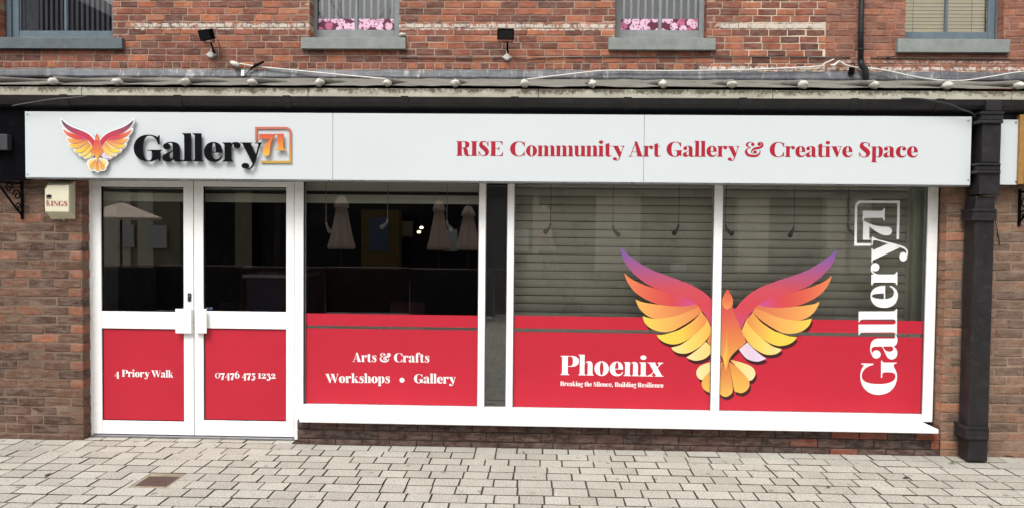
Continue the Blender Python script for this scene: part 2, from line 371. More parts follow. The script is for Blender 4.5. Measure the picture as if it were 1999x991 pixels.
GL['5'] = (P_((90,514),(390,530),(400,395),(90,395))+K_((95,500,26),(85,220,26))+K_((85,220,26),(175,280,50),(300,220,130),(335,50,165),(250,-130,95),(150,-195,32),(65,-155,26))+E_(100,-110,78,74), 420)
GL['6'] = (E_(248,240,235,255,(248,232,78,222))+K_((70,270,120),(105,470,120),(215,640,66),(360,730,28)), 475)
GL['&'] = (K_((720,310,30),(705,180,60),(570,60,110),(360,42,120),(160,100,130),(75,245,120),(120,370,54),(225,430,30),(290,445,26))+K_((290,445,26),(165,490,54),(105,570,105),(165,670,64),(285,706,28),(385,680,26))+E_(382,592,82,76)
   +E_(680,600,88,78)+K_((610,650,26),(715,705,30),(815,650,74),(815,520,95),(700,440,110),(520,410,110),(400,360,90),(330,270,60),(345,185,28),(430,150,26))+E_(490,232,84,76), 870)
_fc = {}
def glyph(ch):
    if ch not in _fc: _fc[ch] = fill(GL[ch][0])
    return _fc[ch]
def text_width(s): return sum(GL[c][1] if c != ' ' else 190 for c in s)
def bounds(s):   # ink limits in glyph units
    lo = glyph(s[0])[0][:,0].min(); hi = text_width(s)-GL[s[-1]][1]+glyph(s[-1])[0][:,0].max()
    return lo, hi
def write(mb, s, x0, z0, x1, z1, xh, y0, depth=0, col=None, turn=False):
    """set a word so that its ink runs from (x0,z0) to (x1,z1) along the base line"""
    lo, hi = bounds(s); k = xh/514.0
    L = math.hypot(x1-x0, z1-z0); a = L/(hi-lo); dx, dz = (x1-x0)/L, (z1-z0)/L
    pen_ = -lo; parts = []
    for ch in s:
        if ch == ' ': pen_ += 190; continue
        V, T = glyph(ch)
        def fm(u, v, p=pen_): return (x0+(p+u)*a*dx - v*k*dz, z0+(p+u)*a*dz + v*k*dx)
        if mb is None:
            m = MB(); sheet(m, V, T, fm, y0, depth, (lambda u, v, fm=fm: col(*fm(u, v))) if col else None); parts.append((ch, m))
        else: sheet(mb, V, T, fm, y0, depth, (lambda u, v, fm=fm: col(*fm(u, v))) if col else None)
        pen_ += GL[ch][1]
    return parts
def lerp(a, b, t): t = max(0, min(1, t)); return tuple(x+(y-x)*t for x, y in zip(a, b))
def grad(stops, t):
    for (p, a), (q, b) in zip(stops, stops[1:]):
        if t <= q: return lerp(a, b, (t-p)/(q-p))
    return stops[-1][1]

# the bird, drawn in a frame 1399 wide: right wing, body and tail; the left wing mirrors it about x=700
def z4(L): return [((1400+x/5.504-1180)*2.915, (475+y/5.504-460)*2.915) for x, y in L]
def z5(L): return [((1395+x/5.357-1180)*2.915, (600+y/5.357-460)*2.915) for x, y in L]
WING = []
WING.append(('top', [(1322,75),(1240,142),(1150,195),(1060,228),(980,255),(900,285),(830,325),(780,370),(748,408),(735,412),(745,450),(760,490),(782,527),(800,482),(840,430),(900,385),(960,355),(1030,335),(1090,312),(1150,288),(1220,240),(1270,190),(1302,140)]))
WING.append(('second', [(1293,222),(1250,255),(1170,290),(1090,312),(1030,332),(960,348),(905,370),(870,400),(930,408),(1000,405),(1080,398),(1150,375),(1220,335),(1268,280)]))
WING.append(('third', z4([(1100,615),(1040,640),(960,655),(850,668),(700,682),(560,680),(440,655),(400,690),(415,700),(500,722),(600,765),(700,795),(850,820),(930,805),(1000,765),(1060,700)])))
WING.append(('fourth', z4([(1015,793),(950,812),(850,820),(700,795),(600,765),(500,722),(412,685),(380,730),(440,790),(520,850),(600,900),(680,942),(760,960),(850,952),(930,920),(990,865)])))
WING.append(('fifth', z5([(862,298),(780,290),(700,265),(620,235),(540,185),(470,130),(400,45),(330,122),(360,180),(420,245),(475,298),(560,355),(640,387),(710,391),(780,372),(830,340)])))
WING.append(('sixth', z5([(702,425),(620,402),(560,365),(475,298),(420,245),(360,180),(332,122),(283,235),(320,312),(380,388),(430,430),(500,470),(560,486),(630,480),(680,455)])))
WING.append(('inner', z5([(541,524),(480,482),(410,425),(345,356),(255,430),(300,492),(350,535),(430,557),(490,548)])))
WCOL = {
 'top':    lambda x, y: grad([(0,(128,98,178)),(.28,(178,92,140)),(.5,(214,82,96)),(.72,(220,74,86)),(1,(214,82,128))], (y-75)/450),
 'second': lambda x, y: grad([(0,(242,142,90)),(.4,(228,98,80)),(.68,(222,76,82)),(1,(210,84,158))], (1290-x)/410),
 'third':  lambda x, y: grad([(0,(252,190,98)),(.5,(240,150,90)),(1,(222,112,82))], (1220-x)/370),
 'fourth': lambda x, y: grad([(0,(255,218,92)),(.55,(248,180,96)),(1,(232,140,84))], (1175-x)/330),
 'fifth':  lambda x, y: grad([(0,(255,222,86)),(.5,(254,212,84)),(1,(236,150,84))], (1100-x)/280),
 'sixth':  lambda x, y: grad([(0,(255,230,158)),(.45,(255,220,110)),(1,(246,184,84))], (1010-x)/240),
 'innerR': lambda x, y: grad([(0,(240,220,240)),(.6,(232,210,230)),(1,(248,220,225))], (930-x)/160),
 'innerL': lambda x, y: grad([(0,(255,232,170)),(1,(255,216,120))], (930-x)/160),
}
AX = 700.0
BODY = [(700,330),(732,405),(748,452),(782,527),(800,570),(812,600),(790,622),(765,642),(735,672),(716,702),(700,740)]
BODY = BODY + [(2*AX-x, y) for x, y in BODY[-2:0:-1]]
HEAD = [(700,298),(715,325),(729,352),(733,378),(722,402),(700,418)]; HEAD = HEAD + [(2*AX-x, y) for x, y in HEAD[-2:0:-1]]
SPIKE = [(700,520),(704,600),(714,690),(716,706),(700,768)]; SPIKE = SPIKE + [(2*AX-x, y) for x, y in SPIKE[-2:0:-1]]
TAIL_OUT = z5([(165,540),(260,562),(370,600),(415,638),(430,690),(405,742),(365,762),(300,690),(220,600)])
TAIL_MID = z5([(150,560),(230,610),(300,680),(350,738),(370,795),(348,852),(290,888),(240,880),(210,862),(185,740)])
TAIL_CEN = [(700,702),(712,712),(730,790),(742,878),(722,906),(700,914)]; TAIL_CEN = TAIL_CEN + [(2*AX-x, y) for x, y in TAIL_CEN[-2:0:-1]]
def mir(L): return [(2*AX-x, y) for x, y in L][::-1]
def bird_pieces(dark_tip=False):
    out = []
    tipc = (lambda x, y: grad([(0,(70,72,88)),(.25,(140,84,116)),(.5,(196,70,92)),(.72,(212,62,78)),(1,(206,66,96))], (y-75)/450)) if dark_tip else WCOL['top']
    for nm, L in (('tail_feather', TAIL_OUT), ('tail_feather', mir(TAIL_OUT))):
        out.append((nm, L, lambda x, y: grad([(0,(244,170,96)),(.45,(255,222,140)),(1,(255,230,170))], abs(x-AX)/150)))
    for nm, L in (('tail_feather', TAIL_MID), ('tail_feather', mir(TAIL_MID))):
        out.append((nm, L, lambda x, y: grad([(0,(226,140,78)),(.5,(238,172,80)),(1,(240,190,90))], (y-700)/190)))
    out.append(('tail_feather', TAIL_CEN, lambda x, y: grad([(0,(222,122,76)),(.5,(232,155,80)),(1,(240,190,96))], (y-720)/190)))
    for nm, L in WING:
        for side in (1, -1):
            P = L if side > 0 else mir(L)
            key = nm if nm != 'inner' else ('innerR' if side > 0 else 'innerL')
            f = tipc if nm == 'top' else WCOL[key]
            out.append(('wing_feather', P, (lambda x, y, f=f, side=side: f(x if side > 0 else 2*AX-x, y))))
    out.append(('body', BODY, lambda x, y: grad([(0,(222,84,82)),(.35,(230,118,80)),(.7,(234,150,80)),(1,(244,186,84))], (y-400)/330)))
    out.append(('body_stripe', SPIKE, lambda x, y: lerp(grad([(0,(232,130,80)),(.5,(248,190,84)),(1,(252,214,90))], (y-530)/220), (236,160,78), .0 if x < AX else .55)))
    out.append(('head', HEAD, lambda x, y: grad([(0,(226,92,72)),(.6,(236,130,84)),(1,(244,160,94))], (y-300)/118)))
    return out
def expand(L, d):
    P = np.array(L, float); a = np.roll(P, 1, 0); b = np.roll(P, -1, 0)
    area = (P[:,0]*b[:,1]-b[:,0]*P[:,1]).sum()
    e1 = P-a; e2 = b-P; n1 = np.stack([e1[:,1], -e1[:,0]], 1); n2 = np.stack([e2[:,1], -e2[:,0]], 1)
    n1 /= np.linalg.norm(n1, axis=1)[:,None]+1e-9; n2 /= np.linalg.norm(n2, axis=1)[:,None]+1e-9
    n = n1+n2; n /= np.maximum(np.linalg.norm(n, axis=1)[:,None], .55)
    return [tuple(p) for p in P + n*d*(1 if area > 0 else -1)]
def smooth_loop(L, n=4):
    """round a traced outline between its sharp corners"""
    m = len(L); P = [np.array(p, float) for p in L]
    def turn(i):
        a = P[i]-P[i-1]; b = P[(i+1)%m]-P[i]
        return abs(math.atan2(a[0]*b[1]-a[1]*b[0], a @ b))
    cor = [i for i in range(m) if turn(i) > 0.85]
    if not cor: return [tuple(p) for p in catmull(L, n, True)]
    out = []
    for k, i in enumerate(cor):
        j = cor[(k+1) % len(cor)]; j = j if j > i else j+m
        out += [tuple(p) for p in catmull([L[q % m] for q in range(i, j+1)], n)][:-1]
    return out

# ------------------------------------------------------------------ materials
def brick_mat(name, tones, attr_type, stain=None, dust=.5, soot=.5, seed=0.0, white=None):
    t = NT(name, .9, .25)
    r = t.attr('rnd', attr_type).outputs['Fac']
    c = t.ramp(r, tones)
    n1 = t.noise(9, 6, .65); c = t.mix(t.rng(n1, .35, .75, 0, .55), c, (.035,.024,.02), 'MIX')
    n2 = t.noise(70, 5, .7); c = t.mix(.55, c, t.ramp(n2, [(.32, .48), (.68, 1.5)]), 'MULTIPLY')
    n3 = t.noise(1.3, 4, .6); c = t.mix(soot, c, t.ramp(n3, [(.35, .68), (.65, 1.15)]), 'MULTIPLY')
    n4 = t.noise(26, 6, .75); c = t.mix(t.rng(n4, .60, .76, 0, .6), c, (.34,.25,.20))
    n5 = t.noise(11, 6, .7, t.scaled((.8,1,2.6)), dist=.4); c = t.mix(t.rng(n5, .42, .72, 0, dust), c, (.30,.23,.19))
    if white:       # bands of lime and efflorescence: (height, half width, x0, x1, amount, threshold)
        s = t.sep()
        for (z, hw, x0, x1, amt, th) in white:
            d = t.math('ABSOLUTE', t.math('SUBTRACT', s[2], z))
            m = t.math('MULTIPLY', t.rng(d, hw*.35, hw, 1, 0), t.math('MULTIPLY', t.rng(s[0], x0-.15, x0+.15), t.rng(s[0], x1-.15, x1+.15, 1, 0)))
            nz = t.noise(15, 6, .8, dist=.8)
            c = t.mix(t.math('MULTIPLY', t.rng(t.math('ADD', nz, t.math('MULTIPLY', m, .35)), th, th+.07), t.math('MULTIPLY', m, amt)), c, (.62,.57,.50))
    t.color(c); t.rough(t.rng(n1, .3, .7, .82, .97))
    t.bump(t.math('ADD', t.math('MULTIPLY', n2, .6), t.math('MULTIPLY', n4, .8)), .75, .006)
    return t.m
def mortar_mat(name, c, vary=.25, white=None):
    t = NT(name, .95, .15); n = t.noise(24, 6, .7); n2 = t.noise(2.2, 4)
    col = t.ramp(n, [(.25, tuple(x*(1-vary) for x in c)), (.75, tuple(x*(1+vary) for x in c))])
    col = t.mix(.6, col, t.ramp(n2, [(.35, .55), (.65, 1.25)]), 'MULTIPLY')
    t.color(col); t.bump(n, .8, .006); return t.m
UP_TONES = [(0, hexc((98,60,52))), (.2, hexc((122,70,57))), (.45, hexc((145,82,64))), (.68, hexc((160,91,68))), (.88, hexc((172,102,73))), (1, hexc((188,116,80)))]
UR_TONES = [(0, hexc((124,82,68))), (.4, hexc((146,93,75))), (.8, hexc((160,102,80))), (1, hexc((172,112,86)))]
LOW_TONES = [(0, hexc((72,53,44))), (.3, hexc((91,66,53))), (.6, hexc((105,75,58))), (.78, hexc((118,82,63))), (.9, hexc((138,88,68))), (1, hexc((158,102,76)))]
RT_TONES = [(0, hexc((102,82,70))), (.35, hexc((122,97,80))), (.65, hexc((138,107,86))), (.85, hexc((154,110,86))), (1, hexc((172,116,88)))]
PL_TONES = [(0, hexc((58,45,43))), (.5, hexc((80,57,52))), (.8, hexc((82,56,50))), (.9, hexc((124,66,52))), (1, hexc((140,72,54)))]
YU = 2.8                                                     # face of the upper wall
def zu(py, px=1000): return Z(px, py, YU)
WHITE_U = [(zu(53), .075, -4.9, 1.2, .85, .775), (zu(50), .06, 2.0, 3.75, .85, .72), (zu(133), .06, 1.7, 6, .9, .80), (zu(120), .06, 3.3, 6, .5, .84)]
M = {}
for k, tn, so_, wh in (('upper', UP_TONES, .55, WHITE_U), ('upright', UR_TONES, .3, WHITE_U[2:]), ('low', LOW_TONES, .5, None), ('right', RT_TONES, .45, None), ('plinth', PL_TONES, .5, None)):
    M['brick_'+k] = brick_mat('brick_'+k, tn, 'OBJECT', soot=so_, white=wh)
    M['bricks_'+k] = brick_mat('bricks_'+k, tn, 'GEOMETRY', soot=so_, white=wh)
M['mortar_upper'] = mortar_mat('mortar_upper', hexc((158,138,122)))
M['mortar_cream'] = mortar_mat('mortar_cream', hexc((196,182,160)))
M['mortar_upright'] = mortar_mat('mortar_upright', hexc((150,112,94)))
M['mortar_low'] = mortar_mat('mortar_low', hexc((116,99,86)))
M['mortar_right'] = mortar_mat('mortar_right', hexc((132,114,98)))
M['mortar_plinth'] = mortar_mat('mortar_plinth', hexc((60,52,48)))
M['white'] = paint('white_paint', (.80,.80,.79), .35, .03, 5, (.55,.53,.48), .25, .03)
M['white_pvc'] = paint('white_pvc', (.88,.88,.875), .3, .025, 4, (.6,.58,.54), .18, .02)
def sign_mat():
    t = NT('sign_panel', .4, .4); n = t.noise(.9, 3); t.color(t.ramp(n, [(.3, (.552,.592,.610)), (.7, (.572,.612,.628))])); t.bump(t.noise(2.2, 2), .015, .01); return t.m
M['sign'] = sign_mat()
M['black'] = paint('black_paint', (.0022,.0022,.0035), .6, .3, 8, (.010,.009,.009), .5, .1, 40, spec=.04)
M['gutter'] = paint('gutter_black', (.017,.0155,.017), .42, .3, 6, (.05,.045,.04), .5, .08, 30, spec=.3)
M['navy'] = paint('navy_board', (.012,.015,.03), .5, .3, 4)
M['blue_board'] = paint('blue_fascia', hexc((52,82,104)), .5, .2, 9, (.03,.04,.05), .6)
M['letter_black'] = paint('letter_black', (.003,.003,.005), .45, .1, 8, bump=0, spec=.1)
M['gold'] = paint('gold_frame', hexc((150,112,58)), .4, .2, 20)
M['green'] = paint('green_board', hexc((30,70,62)), .5, .1, 5)
M['steel'] = paint('steel', (.30,.30,.31), .35, .1, 20, metal=.9)
M['dark_metal'] = paint('dark_metal', (.03,.03,.032), .4, .2, 20)
M['cable_white'] = paint('cable_white', (.62,.60,.56), .5, .12, 12)
M['cable_grey'] = paint('cable_grey', (.07,.066,.062), .6, .2, 12)
M['cable_black'] = paint('cable_black', (.02,.02,.02), .5, .2, 12)
M['cream'] = paint('alarm_cream', hexc((208,204,180)), .4, .04, 6, (.35,.32,.2), .25)
M['text_red'] = paint('text_maroon', hexc((150,62,66)), .5, .05, 8, bump=0)
def vinyl(name, c, rough=.38):
    t = NT(name, rough, .4); n = t.noise(2.2, 3); n2 = t.noise(900, 2)
    t.color(t.ramp(n, [(.3, tuple(x*.96 for x in c)), (.7, tuple(x*1.04 for x in c))])); t.bump(t.noise(7, 3), .02, .004); return t.m
M['red'] = vinyl('red_vinyl', hexc((180,33,52)))
M['vinyl_white'] = vinyl('white_vinyl', (.80,.80,.80))
M['red_text'] = vinyl('crimson_vinyl', hexc((160,24,46)))
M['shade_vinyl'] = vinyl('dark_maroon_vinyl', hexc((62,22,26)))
def col_mat(name, rough=.4):
    t = NT(name, rough, .4); t.color(t.mix(1.0, t.attr('Col').outputs['Color'], (.76,.76,.76), 'MULTIPLY')); return t.m
M['print'] = col_mat('printed_vinyl')
def glass_mat(name, ior=1.5, tint=(1,1,1), rough=0.0):
    m = bpy.data.materials.new(name); m.use_nodes = True; t = m.node_tree; t.nodes.clear()
    o = t.nodes.new('ShaderNodeOutputMaterial'); mx = t.nodes.new('ShaderNodeMixShader'); fr = t.nodes.new('ShaderNodeFresnel')
    a = t.nodes.new('ShaderNodeBsdfTransparent'); g = t.nodes.new('ShaderNodeBsdfGlossy'); fr.inputs[0].default_value = ior
    a.inputs[0].default_value = (*tint, 1); g.inputs['Roughness'].default_value = rough; g.inputs[0].default_value = (1,1,1,1)
    t.links.new(fr.outputs[0], mx.inputs[0]); t.links.new(a.outputs[0], mx.inputs[1]); t.links.new(g.outputs[0], mx.inputs[2]); t.links.new(mx.outputs[0], o.inputs[0])
    return m
M['glass'] = glass_mat('window_glass', 1.78, (.985,.995,.985))
M['old_glass'] = glass_mat('old_window_glass', 1.6, (.99,.995,.99))
M['lead'] = None
def lead_mat():
    t = NT('lead', .55, .4, .25); n = t.noise(5, 6, .7, t.scaled((1,1,.6))); n2 = t.noise(40, 5, .7); st = t.noise(7, 5, .8, t.scaled((1.4,1,.25)))
    c = t.ramp(n, [(.25, hexc((64,65,68))), (.5, hexc((92,93,97))), (.75, hexc((116,117,121)))])
    c = t.mix(t.rng(st, .56, .70, 0, .75), c, hexc((172,172,170))); c = t.mix(t.rng(n2, .6, .75, 0, .5), c, hexc((58,56,56)))
    t.color(c); t.bump(t.noise(9, 5, .6), .5, .03); return t.m
M['lead'] = lead_mat()
def roof_mat():
    t = NT('roof_sheet', .8, .3); n = t.noise(6, 6, .7, t.scaled((1,.5,1))); n2 = t.noise(50, 6, .75); n3 = t.noise(2.0, 5, .7)
    c = t.ramp(n, [(.25, hexc((92,90,83))), (.5, hexc((120,118,110))), (.8, hexc((140,138,130)))])
    c = t.mix(t.rng(n2, .54, .68, 0, .8), c, hexc((78,74,64))); c = t.mix(t.rng(n3, .62, .74, 0, .6), c, hexc((96,96,62)))
    t.color(c); t.bump(t.math('ADD', n2, t.math('MULTIPLY', t.noise(8, 4), 2.0)), .6, .02); return t.m
M['roof'] = roof_mat()
def band_mat():
    t = NT('weathered_band', .9, .2); n = t.noise(9, 7, .75, t.scaled((1,1,1.2))); n2 = t.noise(46, 6, .75); s = t.sep()
    c = t.ramp(t.noise(3, 4), [(.3, hexc((156,152,138))), (.7, hexc((182,179,165)))])
    zt, zb = Z(1000,172,-.31), Z(1000,190,-.31)
    top = t.rng(s[2], zb, zt, -.08, .17)     # mildew hangs from the top edge where water sits
    k = t.math('ADD', t.math('ADD', t.math('MULTIPLY', n, .6), t.math('MULTIPLY', n2, .4)), top)
    c = t.mix(t.rng(k, .50, .62, 0, .9), c, hexc((70,64,52))); t.color(c); t.bump(n2, .5, .008); return t.m
M['band'] = band_mat()
M['cap'] = paint('lead_cap', hexc((192,188,180)), .85, .14, 22, hexc((96,90,78)), .9, .6, 50)
def stone_mat(name, c, d):
    t = NT(name, .8, .3); n = t.noise(7, 6, .7); n2 = t.noise(55, 6, .75)
    cc = t.ramp(n, [(.28, tuple(x*.78 for x in c)), (.72, tuple(x*1.15 for x in c))])
    cc = t.mix(t.rng(n2, .6, .74, 0, .7), cc, d); t.color(cc); t.bump(n2, .6, .008); return t.m
M['sill_blue'] = stone_mat('sill_paint_blue', hexc((98,106,110)), hexc((140,128,96)))
M['sill_grey'] = stone_mat('sill_paint_grey', hexc((134,139,135)), hexc((84,82,74)))
M['frame_blue'] = stone_mat('frame_paint_blue', hexc((98,112,122)), hexc((62,74,86)))
M['frame_grey'] = stone_mat('frame_paint_grey', hexc((132,138,138)), hexc((78,88,94)))
M['slat_dark'] = paint('blind_dark', hexc((128,128,138)), .6, .1, 6)
M['slat_cream'] = paint('blind_cream', hexc((252,230,176)), .5, .06, 8)
M['rod_white'] = paint('rod_white', (.88,.88,.87), .4, .03, 8)
M['backing'] = paint('blind_grey', hexc((100,102,103)), .8, .06, 3)
def poster_mat():
    t = NT('poster_print', .4, .4); s = t.sep(); cb = t.n('ShaderNodeCombineXYZ'); t.l(s[0], cb.inputs[0]); t.l(s[2], cb.inputs[1])
    def vv(sc, out):
        n = t.n('ShaderNodeTexVoronoi'); n.voronoi_dimensions = '2D'; n.inputs['Scale'].default_value = sc; t.l(cb.outputs[0], n.inputs['Vector']); return n.outputs[out]
    pick = t.ramp(t.sep(vv(10.5, 'Color'))[0], [(0, hexc((244,204,226))), (.42, hexc((238,190,216))), (.43, hexc((206,112,150))), (.68, hexc((150,66,98))), (.7, hexc((248,214,232)))], 'CONSTANT')
    c = t.mix(t.rng(vv(10.5, 'Distance'), .47, .50), pick, hexc((104,38,64)))
    c = t.mix(t.rng(vv(23, 'Distance'), .17, .20, 1, 0), c, hexc((120,46,74)))
    t.color(t.mix(1.0, c, (.74,.70,.73), 'MULTIPLY')); return t.m
M['poster'] = poster_mat()
def paver_mat():
    t = NT('paver', .85, .25); r = t.attr('rnd', 'OBJECT').outputs['Fac']; r2 = t.attr('rnd').outputs['Fac']
    n = t.noise(80, 3, .8); n2 = t.noise(3.0, 5, .65); n3 = t.noise(30, 6, .7)
    base = t.ramp(t.math('ADD', r, r2), [(0, hexc((161,157,147))), (.5, hexc((169,165,155))), (1, hexc((176,173,163)))])
    c = t.mix(.8, base, t.ramp(n, [(.36, .55), (.5, 1.0), (.64, 1.42)]), 'MULTIPLY')
    c = t.mix(.5, c, t.ramp(n2, [(.3, .78), (.7, 1.1)]), 'MULTIPLY'); c = t.mix(t.rng(n3, .58, .74, 0, .5), c, hexc((112,103,86)))
    gm = t.vor(5.5); gn = t.noise(4.1, 1); c = t.mix(t.math('MULTIPLY', t.rng(gm, .09, .125, .6, 0), t.rng(gn, .45, .5)), c, hexc((88,84,78)))
    t.color(c); t.bump(n, .55, .004); return t.m
M['paver'] = paver_mat()
def joint_mat():
    t = NT('joint_sand', .95, .1); n = t.noise(60, 5, .7); g = t.noise(2.6, 5, .7)
    c = t.ramp(n, [(.3, hexc((62,57,48))), (.7, hexc((98,90,76)))]); c = t.mix(t.rng(g, .6, .68, 0, .85), c, hexc((64,76,38)))
    t.color(c); t.bump(n, .8, .005); return t.m
M['joint'] = joint_mat()
M['drain'] = paint('drain_brown', hexc((78,60,54)), .7, .2, 30, hexc((110,90,76)), .6, .5, 120)
M['sand'] = mortar_mat('sandy_mortar', hexc((150,140,122)), .2)

# ------------------------------------------------------------------ bricks
def brick_mesh(name, L, H, D, mat, seed, ch=.005, jit=.0036):
    q = random.Random(seed); m = MB(); J = lambda: q.uniform(-jit, jit)
    o = [(-L/2+J()*.6,-H/2+J()*.6),(L/2+J()*.6,-H/2+J()*.6),(L/2+J()*.6,H/2+J()*.6),(-L/2+J()*.6,H/2+J()*.6)]
    mid = [(0,-H/2+J()),(L/2+J(),0),(0,H/2+J()),(-L/2+J(),0)]
    ring = [o[0],mid[0],o[1],mid[1],o[2],mid[2],o[3],mid[3]]
    fr = [(x-math.copysign(ch+abs(J()), x) if abs(x) > ch else x, y-math.copysign(ch+abs(J()), y) if abs(y) > ch else y) for x, y in ring]
    vs_ = [(x, abs(J())*.6, y) for x, y in fr] + [(x, ch*.9, y) for x, y in ring] + [(x, D, y) for x, y in ring]
    fs = [tuple(range(8))] + [(i, i+8, (i+1)%8+8, (i+1)%8) for i in range(8)] + [(i+8, i+16, (i+1)%8+16, (i+1)%8+8) for i in range(8)]
    m.add(vs_, fs); me, c = m.mesh(name, mat, centre=(0,0,0)); return me
BV = {}
def brick_variants(key, L, H, mat):
    k = (key, round(L,3))
    if k not in BV: BV[k] = [brick_mesh('brick', L, H, .10, mat, hash(k) % 1000 + i*7, ) for i in range(5)]
    return BV[k]
def stack(parent, key, rows, y, limit=300, special=None):
    """rows: list of bricks (xc, zc, L, H, deep, tone or None, prio)"""
    rows = sorted(rows, key=lambda b: -b[6]); q = random.Random(len(rows)*3+5)
    rest = rows[limit-1:] if len(rows) > limit else []
    for b in rows[:len(rows)-len(rest)]:
        xc, zc, L, H, deep, tone, _ = b
        kind = .205 if L > .15 else .1
        me = q.choice(brick_variants(key, kind, H, M['brick_'+key]))
        o = bpy.data.objects.new('brick', me); put(o, (xc, y+q.uniform(-.003,.003), zc), parent)
        o.scale = (L/kind, deep, 1); o.rotation_euler = (0, q.uniform(-.006,.006), q.uniform(-.006,.006))
        o['rnd'] = tone if tone is not None else q.random()**1.15
    if rest:
        m = MB(); m.rnd = []
        for xc, zc, L, H, deep, tone, _ in rest:
            n0 = len(m.v); t = tone if tone is not None else q.random()**1.15
            kind = .205 if L > .15 else .1
            me = q.choice(brick_variants(key, kind, H, M['brick_'+key])); yy = y+q.uniform(-.003,.003)
            m.add([(xc+v.co.x*L/kind, yy+v.co.y*deep, zc+v.co.z) for v in me.vertices], [tuple(p.vertices) for p in me.polygons])
            m.rnd += [t]*(len(m.v)-n0)
        tag(m.build('brickwork', M['bricks_'+key], parent), kind='stuff')
def course(x0, x1, start, lens, joint, holes, zc):
    """bricks of one course from x0 to x1, kept out of the holes; lens(i) gives each brick's pitch"""
    out = []; x = start; i = 0
    while x < x1:
        p = lens(i); a, b = max(x+joint/2, x0), min(x+p-joint/2, x1); i += 1; x += p
        segs = [(a, b)]
        for hx0, hx1, hz0, hz1 in holes:
            if hz0-.045 < zc < hz1:
                ns = []
                for s, e in segs:
                    if e <= hx0 or s >= hx1: ns.append((s, e)); continue
                    if s < hx0: ns.append((s, hx0))
                    if e > hx1: ns.append((hx1, e))
                segs = ns
        out += [(s, e) for s, e in segs if e-s > .03]
    return out

# ------------------------------------------------------------------ the ground
pav = bx(-60, 60, -45, .6, -.35, -.012).build('pavement', M['joint']); tag(pav, kind='structure'); WLOC[pav.name] = Vector(pav.location)
YB = -.11                                                     # face of the lower brick piers
DR0, DR1 = at(262, 937, 0), at(262, 937, 0)
def ground(px, py):
    d = _rt*((px-CX)/FPX) - _up*((py-CY)/FPX) + _f; t = -EYE/d.z
    return Vector((d.x*t, -DIST+d.y*t, 0))
dc = [ground(266,947), ground(329,948), ground(348,928), ground(287,927)]
dx0, dx1 = (dc[0].x+dc[3].x)/2, (dc[1].x+dc[2].x)/2; dy0, dy1 = (dc[0].y+dc[1].y)/2, (dc[2].y+dc[3].y)/2
PVN = {}
def paver_mesh(L, D):
    k = (round(L,3), round(D,3))
    if k not in PVN:
        m = MB(); b = .0015; j = lambda: RNG.uniform(-.0015,.0015)
        t = [(-L/2+b+j(),-D/2+b+j()),(L/2-b+j(),-D/2+b+j()),(L/2-b+j(),D/2-b+j()),(-L/2+b+j(),D/2-b+j())]
        s = [(-L/2,-D/2),(L/2,-D/2),(L/2,D/2),(-L/2,D/2)]
        m.add([(x,y,0) for x,y in t]+[(x,y,-.006) for x,y in s]+[(x,y,-.05) for x,y in s],
              [(0,1,2,3)]+[(i+4,(i+1)%4+4,(i+1)%4,i) for i in range(4)]+[(i+8,(i+1)%4+8,(i+1)%4+4,i+4) for i in range(4)])
        pm = m.mesh('paver', M['paver'], centre=(0,0,0))[0]; pm.materials.append(M['joint'])   # grit clings to the sides
        for pf in pm.polygons: pf.material_index = 0 if abs(pf.normal.z) > .95 else 1
        PVN[k] = pm
    return PVN[k]
PD, PJ = .164, .009
allp = []
ytop = YB-.004
rows_ = [(ytop-.155/2, .155)] + [(ytop-.155-PD*(i+.5), PD) for i in range(20)]
for ri, (yc, dep) in enumerate(rows_):
    x = -6.2 + RNG.uniform(-.2, 0)
    while x < 6.2:
        L = RNG.choice([.165, .18, .18, .24, .24]) if ri else RNG.choice([.165, .205, .245])
        a, b = x+PJ/2, x+L-PJ/2; x += L
        y0, y1 = yc-dep/2+PJ/2, yc+dep/2-PJ/2
        segs = [(a, b)]
        if y0 < dy1+.02 and y1 > dy0-.02:
            segs = [(s, e) for s, e in ((a, min(b, dx0-.02)), (max(a, dx1+.02), b)) if e-s > .03]
        for s, e in segs: allp.append(((s+e)/2, (y0+y1)/2, e-s, y1-y0))
# the strip of cut pavers inside the door recess
xdl, xdr = X(163,850,0), X(578,857,0)
x = xdl
while x < xdr-.03:
    L = RNG.choice([.165, .205, .245]); e = min(x+L, xdr); allp.append(((x+e)/2, YB/2-.004, e-x-PJ, -YB-.008)); x = e
def seen(p):
    v = Vector((p[0], p[1]+DIST, -EYE)); z = v.dot(_f); return abs(v.dot(_rt)/z*FPX) < 1010 and -v.dot(_up)/z*FPX < 505
near = [p for p in allp if seen(p)]; near.sort(key=lambda p: -p[2]/(p[1]+DIST)**2)
far_ = [p for p in allp if not seen(p)] + near[299:]; near = near[:299]
for p in near:
    o = bpy.data.objects.new('paver', paver_mesh(p[2], p[3])); put(o, (p[0], p[1], RNG.uniform(-.0025,.0015)), pav)
    o.rotation_euler = (RNG.uniform(-.006,.006), RNG.uniform(-.006,.006), RNG.uniform(-.012,.012)); o['rnd'] = RNG.random()
m = MB(); m.rnd = []
for p in far_:
    me = paver_mesh(p[2], p[3]); n0 = len(m.v); dz = RNG.uniform(-.002,.001)
    m.add([(p[0]+v.co.x, p[1]+v.co.y, v.co.z+dz) for v in me.vertices], [tuple(f.vertices) for f in me.polygons]); m.rnd += [RNG.random()]*(len(m.v)-n0)
tag(m.build('paving', M['paver'], pav), kind='stuff')
